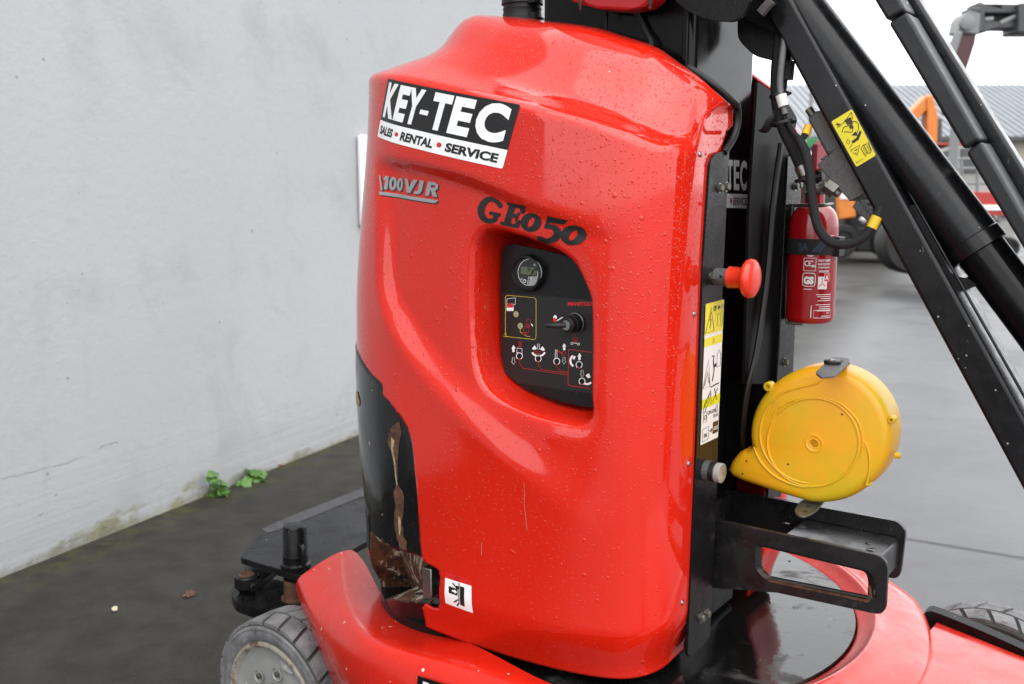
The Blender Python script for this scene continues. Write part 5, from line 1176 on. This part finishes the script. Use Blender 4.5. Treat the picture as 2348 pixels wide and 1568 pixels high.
# print on the cylinder
class CylMap:
    def __init__(s, a0, z0, k): s.a0 = a0; s.z0 = z0; s.k = k
    def __call__(s, u, v, h): a = s.a0+u*s.k/er; r = er+.0004*h; return Vector((ec.x+r*math.cos(a), ec.y+r*math.sin(a), s.z0+v*s.k))
va = math.atan2(CAML[1]-ec.y, CAML[0]-ec.x)
D = Decal(CylMap(va, eb, .001), 6)
W_ = 'ink_white'
D.circle((-4, 152), 11, W_, 1, 24); D.text('EN3', -11, 153, 15, 6, 'ink_red', 2, bold=.02)
for k in range(8): D.circle((-4+8.2*math.cos(k*.785), 151+8*math.sin(k*.785)), 1.0, 'ink_red', 2, 5)
D.line([(-16, 112), (8, 112), (8, 138), (-16, 138)], 1.2, W_, 1, True); D.ring((-9, 127), 5, 1.8, W_, 1, a0=.9, a1=5.4); D.ring((-1, 127), 5, 1.8, W_, 1, a0=.9, a1=5.4); D.line([(-5, 127), (-2, 127)], 1.6, W_, 1); D.text('0029', 0, 119, 8, 5, W_, 1, bold=.03)
D.line(rounded([(-17, 80), (8, 80), (8, 107), (-17, 107)], 6), 1.2, W_, 1, True); D.text('GS', -15, 84, 20, 16, W_, 1, bold=.06)
for k, tx in enumerate(('NAAR DE VLAMMEN', 'BASIS RICHTEN', 'KNIJPKRAAN', 'INDRUKKEN')): D.text(tx, 26, 131-k*7.5, 28-k*2, 4.6, W_, 1, bold=.03, align='c')
D.rect(14, 74, 34, 100, W_, 1); D.rect(27, 90, 38, 107, 'ink_red', 2); D.line([(27, 90), (38, 90), (38, 107), (27, 107)], 1, W_, 3, True); D.text('A', 29, 93, 7, 10, W_, 3, bold=.03); D.line([(16, 80), (24, 86), (30, 80)], 2, 'ink_red', 2); D.line([(22, 98), (23, 88)], 1.5, 'ink_red', 2)
for k in range(9):
    if k in (4,): continue
    wd = random.uniform(22, 34); D.rect(44-wd, 62-k*4.2, 46, 62-k*4.2+1.3, W_, 1)
D.line([(8, 14), (48, 14), (48, 30), (8, 30)], 1.0, W_, 1, True); D.text('AV', 36, 22, 8, 5, W_, 1); D.rect(24, 17, 46, 18.2, W_, 1); D.rect(2, 14, 3.4, 40, W_, 1); D.rect(-14, 73, 2, 74.4, W_, 1)
D.line([(14, 176), (48, 176), (48, 184), (14, 184)], 1, W_, 1, True)
D.build('print', cb, fix=False)
z_s0, z_s1 = PX(1860, 574, .30).z, PX(1860, 540, .30).z
strap = MB().lathe((ec.x, ec.y, z_s0), (0, 0, 1), [(0, er+.0005), (0, er+.003), (z_s1-z_s0, er+.003), (z_s1-z_s0, er+.0005)], 'strap', 56).build('strap', ext)
D = Decal(CylMap(va, z_s0, .001), 6); D.fm = (lambda u, v, h, f=D.fm: f(u, v, h+9))
D.text('SA', -26, 9, 18, 15, 'strap_blue', 1, bold=.02, rot=0)
for k in range(3): D.poly([(-2+k*6, 7), (2+k*6, 7), (18+k*6, 27), (14+k*6, 27)], 'strap_blue', 1)
D.build('strap_print', strap, fix=False)
ba = va+1.15
MB().box((-.008, -.012, -.004), (.012, .018, z_s1-z_s0+.004), 'plastic_black', Matrix.Translation((ec.x+er*math.cos(ba), ec.y+er*math.sin(ba), z_s0)) @ Matrix.Rotation(ba, 4, 'Z')).build('buckle', ext, bevel=.002)
# wire holder
wz0, wz1 = PX(1806, 740, .29).z, PX(1815, 470, .29).z
wpth = [PX(1840, 742, .33), PX(1812, 740, .305), PX(1803, 728, .295), PX(1804, 650, .292), PX(1813, 520, .29), PX(1817, 476, .292), PX(1824, 471, .30), PX(1880, 471, .385), PX(1908, 468, .39)]
MB().tube(spline(wpth, 8), .0036, 'zinc', 10).build('wire_holder', ext)

# ================================================================== YELLOW CABLE REEL
RY = .015
rl = Root('cable_reel', (PY(1900, 1160, RY).x, RY+.06, PY(1900, 1160, RY).z), 'round yellow plastic cable reel with spout, hung between mast and fork bracket', 'cable reel')
ctr_ = (1890, 1002); 
def circ(c, rx, ry, a0, a1, n): return [(c[0]+rx*math.cos(math.radians(a0+(a1-a0)*k/n)), c[1]+ry*math.sin(math.radians(a0+(a1-a0)*k/n))) for k in range(n+1)]
outl = circ((1884, 999), 162, 157, 205, 470, 40)+[(1830, 1147), (1790, 1134), (1700, 1104), (1681, 1094), (1673, 1080), (1680, 1062), (1694, 1044), (1704, 1034), (1718, 1028), (1728, 1020)]
outl = circ((1878, 999), 164, 158, 172, 458, 44)+[(1824, 1147), (1774, 1132), (1697, 1106), (1674, 1096), (1663, 1080), (1672, 1058), (1688, 1040), (1701, 1033), (1715, 1032), (1720, 1022)]
base_o = [PY(x, y, RY) for x, y in outl]; cen = sum(base_o, Vector())/len(base_o); n = len(base_o)
# rounded drum: rings from the face edge to the back
rings = []
for (ins, dy) in ((.020, 0), (.012, .0015), (.006, .006), (.002, .013), (0, .022), (0, .070), (.002, .079), (.008, .087), (.018, .090)):
    rg = []
    for i, p in enumerate(base_o):
        t_ = (base_o[(i+1) % n]-base_o[i-1]).normalized(); nin = Vector((t_.z, 0, -t_.x))
        if nin.dot(cen-p) < 0: nin = -nin
        rg.append(p+nin*ins+Vector((0, dy, 0)))
    rings.append(rg)
m = MB(); k0 = len(rings)
m.add([p for r in rings for p in r], [(j*n+i, j*n+(i+1) % n, (j+1)*n+(i+1) % n, (j+1)*n+i) for j in range(k0-1) for i in range(n)], 'reel_yellow')
tri = tessellate_polygon([rings[0]]); m.add(rings[0], tri, 'reel_yellow'); m.add(rings[-1], tri, 'reel_yellow')
drum = m.build('drum', rl, angle=50)
def ridge(pts, r, name='moulded_ridge', mt='reel_yellow', off=.001):
    r = r*1.0; P = spline([PY(x, y, RY-off+.0012) for x, y in pts], 5); k = len(P); rs__ = [r*min(1, (i+1)/4, (k-i)/4) for i in range(k)]
    return MB().tube(P, rs__, mt, 8).build(name, drum)
fc = (1866, 1016)
for rr_, w_ in ((20, .0022), (11, .0016)):
    c = PY(*fc, RY); MB().lathe(c, (0, -1, 0), [(-.002, rr_*.00092), (.0016, rr_*.00090), (.002, rr_*.00082), (.0008, rr_*.00070), (.0008, .0001)], 'reel_yellow', 32).build('hub', drum)
ridge([(fc[0]-2+105*math.cos(a), fc[1]-2+101*math.sin(a)) for a in np.linspace(-2.5, 3.7, 44)], .0026)
ridge([(1768, 960), (1776, 945), (1800, 925), (1840, 912), (1880, 912), (1920, 922), (1955, 950), (1972, 980), (1978, 1020), (1970, 1052)], .0024)
ridge([(1970, 1000), (1985, 1018), (1993, 1050), (1992, 1085), (1986, 1108), (1990, 1112), (2000, 1105)], .0024)
ridge([(1858, 1108), (1830, 1104), (1800, 1090), (1770, 1066), (1750, 1035), (1742, 1000), (1746, 965), (1762, 930), (1792, 902), (1830, 888), (1866, 880), (1890, 868)], .0026)
ridge([(1727, 1024), (1742, 1056), (1768, 1085), (1800, 1104), (1840, 1116), (1858, 1112)], .0028)
mg = PY(1775, 882, RY)
for (x, y, s_) in ((1762, 886, .010), (2044, 962, .007)):
    p = PY(x, y, RY+.01); MB().lathe(p, (0, -1, 0), [(-.012, s_), (.004, s_), (.006, s_*.8), (.006, s_*.5), (.0, s_*.45), (-.004, .0001)], 'reel_yellow', 20).build('screw_lug', drum)
MB().lathe(PY(2058, 1044, RY+.03), (1, 0, 0), [(-.005, .006), (.004, .006), (.005, .004), (.005, .0001)], 'reel_yellow', 14).build('stop_peg', drum)
for x, y in ((1711, 1057), (1702, 1086), (1806, 1064), (1930, 950)): MB().lathe(PY(x, y, RY), (0, -1, 0), [(.0002, .0022), (.0004, .0001)], 'ink_black', 10).build('screw_hole', drum)
# steel swivel bracket above and below
tb = [PY(x, y, RY-.004) for x, y in rounded([(1876, 866), (1868, 858), (1898, 822), (1945, 824), (1946, 832), (1910, 864)], [4, 4, 2, 3, 3, 6], 3)]
pz = PY(1884, 838, RY).z+.004
bk = MB().prism([PZ(x, y, pz) for x, y in rounded([(1868, 858), (1898, 830), (1908, 822), (1947, 826), (1946, 836), (1914, 866), (1882, 869)], 5, 3)], (0, 0, .004), 'cast_grey').build('swivel_bracket', rl, bevel=.001)
pz = pz+.004
MB().lathe(PZ(1908, 834, pz), (0, 0, 1), [(0, .016), (.006, .016), (.007, .014), (.007, .0001)], 'plastic_black', 24).lathe(PZ(1908, 834, pz), (0, 0, 1), [(.007, .007), (.009, .006), (.009, .0001)], 'steel', 6).build('swivel_bolt', bk)
for x, y in ((1884, 855), (1894, 861)): MB().lathe(PZ(x, y, pz+.0004), (0, 0, 1), [(0, .0045), (.0003, .0001)], 'ink_black', 12).build('slot', bk)
e0 = PZ(1934, 830, pz-.002); MB().prism([PX(x, y, e0.x) for x, y in [(1930, 826), (1948, 826), (1949, 850), (1940, 856)]], (-.02, 0, 0), 'plastic_black').build('bracket_arm', bk, bevel=.003)
zl = PY(1850, 1150, RY).z-.008
MB().prism([PZ(x, y, zl) for x, y in rounded([(1820, 1170), (1832, 1150), (1850, 1140), (1892, 1146), (1870, 1172), (1846, 1184), (1826, 1180)], 6, 3)], (0, 0, -.004), 'zinc').build('lower_tab', rl, bevel=.001)
for x, y in ((1852, 1160), (1846, 1172)): MB().lathe(PZ(x, y, zl+.0004), (0, 0, 1), [(0, .0045), (.0003, .0001)], 'ink_black', 12).build('slot', rl)
MB().box((.2, RY+.06, zl+.02), (.36, RY+.08, zl+.22), 'black_mast').build('mount', rl, bevel=.002)

# ================================================================== BACKGROUND YARD
def gnd(px, D): p = WD(px, 430, D); return Vector((p.x, D, 0))
def bx(R, name, x0, y0, x1, y1, D, dep, mt, bevel=.02, parent=None, label=None):
    a, b = WD(x0, y1, D), WD(x1, y0, D); return MB().box((a.x, D, max(0, a.z)), (b.x, D+dep, b.z), mt).build(name, parent or R, bevel=bevel, label=label)
def bprism(R, name, pts, D, dep, mt, bevel=.02, parent=None): return MB().prism([WD(x, y, D) for x, y in pts], (0, dep, 0), mt).build(name, parent or R, bevel=bevel)
def bcyl(R, name, px, py, r, D, dep, mt, parent=None):
    return MB().lathe(WD(px, py, D), (0, 1, 0), [(0, .0001), (0, r*.55), (-.03, r*.6), (-.03, r*.9), (.02, r), (dep-.02, r), (dep, r*.9), (dep, .0001)], mt, 28).build(name, parent or R)
# warehouse
wh = Root('warehouse', gnd(2000, 44), 'long low warehouse with grey ribbed metal roof behind the yard', 'building', machine=False)
ea, eb_ = WD(1500, 318, 42), WD(3300, 318, 42); ea.z = eb_.z = 3.35
MB().box((ea.x, 42.5, 0), (eb_.x, 56, 3.3), 'bg_cream').build('wall', wh)
r0, r1, r2 = Vector((ea.x-1, 42, 3.35)), Vector((ea.x-1, 49.5, 6.15)), Vector((ea.x-1, 57, 3.35)); L_ = eb_.x-ea.x+2
roof = MB().prism([r0, r1, r2], (L_, 0, 0), 'roof_sheet').build('roof', wh)
ribs = MB(); 
for k in range(int(L_/.32)):
    x = ea.x-1+k*.32; ribs.add([(x, 42, 3.36), (x+.05, 42, 3.36), (x+.05, 49.5, 6.16), (x, 49.5, 6.16), (x+.01, 42, 3.41), (x+.04, 42, 3.41), (x+.04, 49.5, 6.21), (x+.01, 49.5, 6.21)], [(4, 5, 6, 7), (0, 4, 7, 3), (5, 1, 2, 6), (0, 1, 5, 4)], 'roof_sheet')
ribs.build('roof_rib', roof, kind='stuff', smooth=False)
MB().box((ea.x-1, 41.9, 3.2), (eb_.x+1, 42.02, 3.36), 'bg_grey').build('gutter', roof)
for k in range(7): MB().box((ea.x+2+k*5.2, 42.4, 0), (ea.x+4.6+k*5.2, 42.49, 2.6), 'bg_grey').build('roller_door', wh)
# lamp post
lp_ = Root('lamp_post', gnd(1850, 36), 'thin pale post standing before the warehouse', 'post', machine=False)
b_ = gnd(1850, 36); MB().tube([b_, b_+Vector((0, 0, 5.6))], [.09, .06], 'galv', 10).build('pole', lp_); MB().lathe(b_, (0, 0, 1), [(0, .2), (.03, .2), (.05, .1)], 'galv', 12).build('foot_plate', lp_); MB().lathe(b_+Vector((0, 0, 5.6)), (0, 0, 1), [(0, .07), (.2, .1), (.3, .09), (.32, .001)], 'bg_grey', 12).build('lamp_head', lp_)
# grey crane boom at top right
cb_ = Root('boom_crane', gnd(2180, 14), 'raised grey boom with dark red lower arm against the sky at top right', 'crane', machine=False)
lo = bprism(cb_, 'lower_arm', [(2205, 72), (2239, 78), (2236, 98), (2206, 190), (2208, 262), (2176, 262), (2172, 180), (2186, 112)], 14, .28, 'bg_darkred'); bprism(cb_, 'arm_cheek', [(2191, 70), (2208, 72), (2190, 130), (2180, 180), (2184, 262), (2172, 262), (2166, 180), (2183, 112)], 13.9, .08, 'galv', parent=lo)
el_ = bprism(cb_, 'elbow', [(2196, 74), (2203, 44), (2214, 30), (2229, 24), (2248, 30), (2246, 76), (2226, 78)], 13.95, .34, 'galv', .05)
MB().lathe(WD(2214, 52, 13.95), (0, -1, 0), [(0, .10), (.05, .10), (.06, .07), (.06, .0001)], 'galv', 20).build('pivot', el_); bx(cb_, 'end_cap', 2226, 16, 2250, 30, 13.95, .34, 'bg_grey', parent=el_)
ja = bprism(cb_, 'upper_arm', [(2242, 5), (2252, 4), (2256, 8), (2340, 9), (2340, 30), (2250, 30)], 14, .30, 'bg_grey'); bprism(cb_, 'lower_rail', [(2246, 50), (2340, 48), (2340, 66), (2286, 65), (2262, 73), (2240, 74)], 14, .30, 'bg_grey'); bprism(cb_, 'side_web', [(2240, 6), (2258, 8), (2258, 74), (2240, 74)], 13.98, .34, 'bg_grey'); bprism(cb_, 'recess', [(2256, 28), (2336, 28), (2336, 52), (2256, 52)], 14.1, .1, 'bg_dark')
for (a, b) in (((2256, 46), (2275, 44)), ((2292, 54), (2328, 38))): MB().tube([WD(*a, 14.02), WD(*b, 14.02)], .035, 'galv', 8).build('tie_bar', cb_)
bx(cb_, 'head_block', 2332, 6, 2400, 75, 13.9, .45, 'bg_grey')
bx(cb_, 'slew_column', 2186, 258, 2204, 480, 14.02, .3, 'galv', .02); bx(cb_, 'base_body', 2110, 470, 2260, 545, 14, 1.6, 'bg_dark', .08); 
for x in (2095, 2170): bcyl(cb_, 'wheel', x, 560, .42, 13.9, .4, 'bg_dark')
# orange excavator
ex = Root('excavator', gnd(2120, 26), 'orange excavator with bent arm parked before the warehouse', 'excavator', machine=False)
bprism(ex, 'boom', [(2064, 296), (2070, 276), (2124, 220), (2134, 218), (2140, 232), (2128, 248), (2088, 290), (2074, 306)], 26, .45, 'orange_paint'); bprism(ex, 'dipper_arm', [(2126, 222), (2138, 216), (2150, 262), (2148, 345), (2124, 345), (2126, 262)], 25.95, .4, 'orange_paint')
bprism(ex, 'ram', [(2149, 270), (2160, 272), (2160, 350), (2149, 350)], 26.1, .2, 'bg_grey'); bx(ex, 'body', 1990, 300, 2084, 400, 26, 2, 'orange_paint', .1); bx(ex, 'cab', 2020, 260, 2068, 320, 26.2, 1.4, 'bg_glass', .06); bx(ex, 'track', 1985, 402, 2110, 512, 26, 2.2, 'bg_dark', .2)
# black machine with orange flap
mc_ = Root('compact_loader', gnd(1980, 18.5), 'black machine with an orange side panel parked across the yard', 'loader', machine=False)
bd_ = bx(mc_, 'body', 1935, 440, 2062, 545, 18.5, 1.6, 'bg_dark', .1); bx(mc_, 'bonnet', 1955, 420, 2075, 470, 18.6, 1.2, 'bg_dark', .15)
bprism(mc_, 'side_panel', [(1918, 418), (1940, 416), (1975, 422), (1960, 446), (1962, 498), (1922, 504)], 18.35, .12, 'orange_paint'); bx(mc_, 'panel_badge', 1926, 444, 1950, 456, 18.33, .02, 'white_plastic', .002)
bx(mc_, 'skirt', 1960, 520, 2090, 578, 18.3, 1.4, 'bg_dark', .05); bx(mc_, 'bumper', 2024, 556, 2066, 582, 18.1, .3, 'bg_light', .03)
for k in range(4): bx(mc_, 'grille_bar', 1968, 446+k*14, 2056, 451+k*14, 18.45, .05, 'bg_grey', .005)
for x in (1932, 2040): bcyl(mc_, 'wheel', x, 552, .30, 18.2, .4, 'bg_dark')
for x in (1976, 2010): MB().lathe(WD(x, 505, 18.2), (0, -1, 0), [(0, .07), (.05, .07), (.06, .05), (.06, .0001)], 'steel_bright', 16).build('headlight', mc_)
# dark trailer at the left
tr = Root('trailer', gnd(1880, 21), 'dark grey box trailer behind the extinguisher', 'trailer', machine=False)
bx(tr, 'box', 1800, 356, 1925, 505, 21, 2.5, 'bg_dark', .05); bx(tr, 'door_panel', 1872, 385, 1918, 470, 20.97, .03, 'ink_dark', .005); bx(tr, 'tail_lamp', 1840, 362, 1868, 376, 20.95, .05, 'bg_red', .01); bx(tr, 'chassis', 1810, 505, 1935, 560, 21.1, 2.2, 'bg_dark', .05); bcyl(tr, 'wheel', 1922, 520, .33, 20.8, .3, 'bg_dark'); bx(tr, 'rail', 1810, 548, 1930, 556, 20.9, .1, 'bg_green', .01)
# green and white container on top of the wall line
gc = Root('container', gnd(1860, 30), 'white container with green band beyond the trailer', 'container', machine=False)
bx(gc, 'shell', 1800, 322, 1905, 470, 30, 2.4, 'white_plastic', .03); bx(gc, 'green_band', 1848, 316, 1878, 338, 29.9, .08, 'bg_green', .01); bx(gc, 'blue_stripe', 1800, 338, 1905, 346, 29.95, .04, 'strap_blue', .005)
# silver car and red-white machine seen between the links
car = Root('parked_van', gnd(2200, 24), 'silver van partly hidden behind the jib links', 'van', machine=False)
bprism(car, 'body', [(2130, 520), (2130, 372), (2150, 345), (2185, 332), (2250, 330), (2262, 400), (2290, 420), (2290, 520)], 24, 1.8, 'bg_light', .1); bprism(car, 'side_window', [(2156, 372), (2162, 348), (2186, 340), (2196, 372)], 23.95, .06, 'bg_glass', .01); bprism(car, 'windscreen', [(2204, 340), (2244, 340), (2254, 396), (2204, 396)], 23.95, .06, 'bg_glass', .01)
for x in (2160, 2258): bcyl(car, 'wheel', x, 520, .33, 23.8, .4, 'rubber_black')
bx(car, 'roof_stripe', 2150, 328, 2252, 333, 24.0, 1.7, 'bg_red', .01)
sl_ = Root('scissor_lift', gnd(2240, 19.5), 'red and white scissor lift with grey guard rails, between the jib links', 'scissor lift', machine=False)
bx(sl_, 'base', 2205, 505, 2330, 560, 19.5, 1, 'bg_light', .05); bprism(sl_, 'red_deck', [(2200, 462), (2228, 440), (2330, 440), (2330, 494), (2215, 494)], 19.4, 1.1, 'bg_red'); bx(sl_, 'white_band', 2214, 470, 2330, 482, 19.37, .03, 'white_plastic', .004)
for x in (2178, 2204, 2240, 2290, 2330): MB().tube([WD(x, 520, 19.45), WD(x, 362, 19.45)], .03, 'galv', 8).build('rail_post', sl_)
for y in (364, 386, 420): MB().tube([WD(2150, y, 19.45), WD(2340, y, 19.45)], .025, 'galv', 8).build('guard_rail', sl_)
for x in (2222, 2315): bcyl(sl_, 'wheel', x, 568, .2, 19.3, .3, 'rubber_black')

# telescopic handler body and pallets further along the yard
pl_ = Root('pallet_stack', gnd(2090, 20.5), 'dark stack of pallets beside the black machine', 'pallets', machine=False)
for k in range(5): bx(pl_, 'pallet', 2068, 470+k*18, 2150, 484+k*18, 20.5, 1.0, 'bg_dark', .01)
bn = Root('skip_bin', gnd(2000, 27), 'dark green waste skip in front of the warehouse doors', 'skip', machine=False)
bprism(bn, 'tub', [(1930, 388), (2075, 388), (2062, 470), (1945, 470)], 27, 2.0, 'bg_dark', .05); bx(bn, 'rim', 1926, 382, 2079, 390, 26.95, 2.1, 'bg_green', .02)
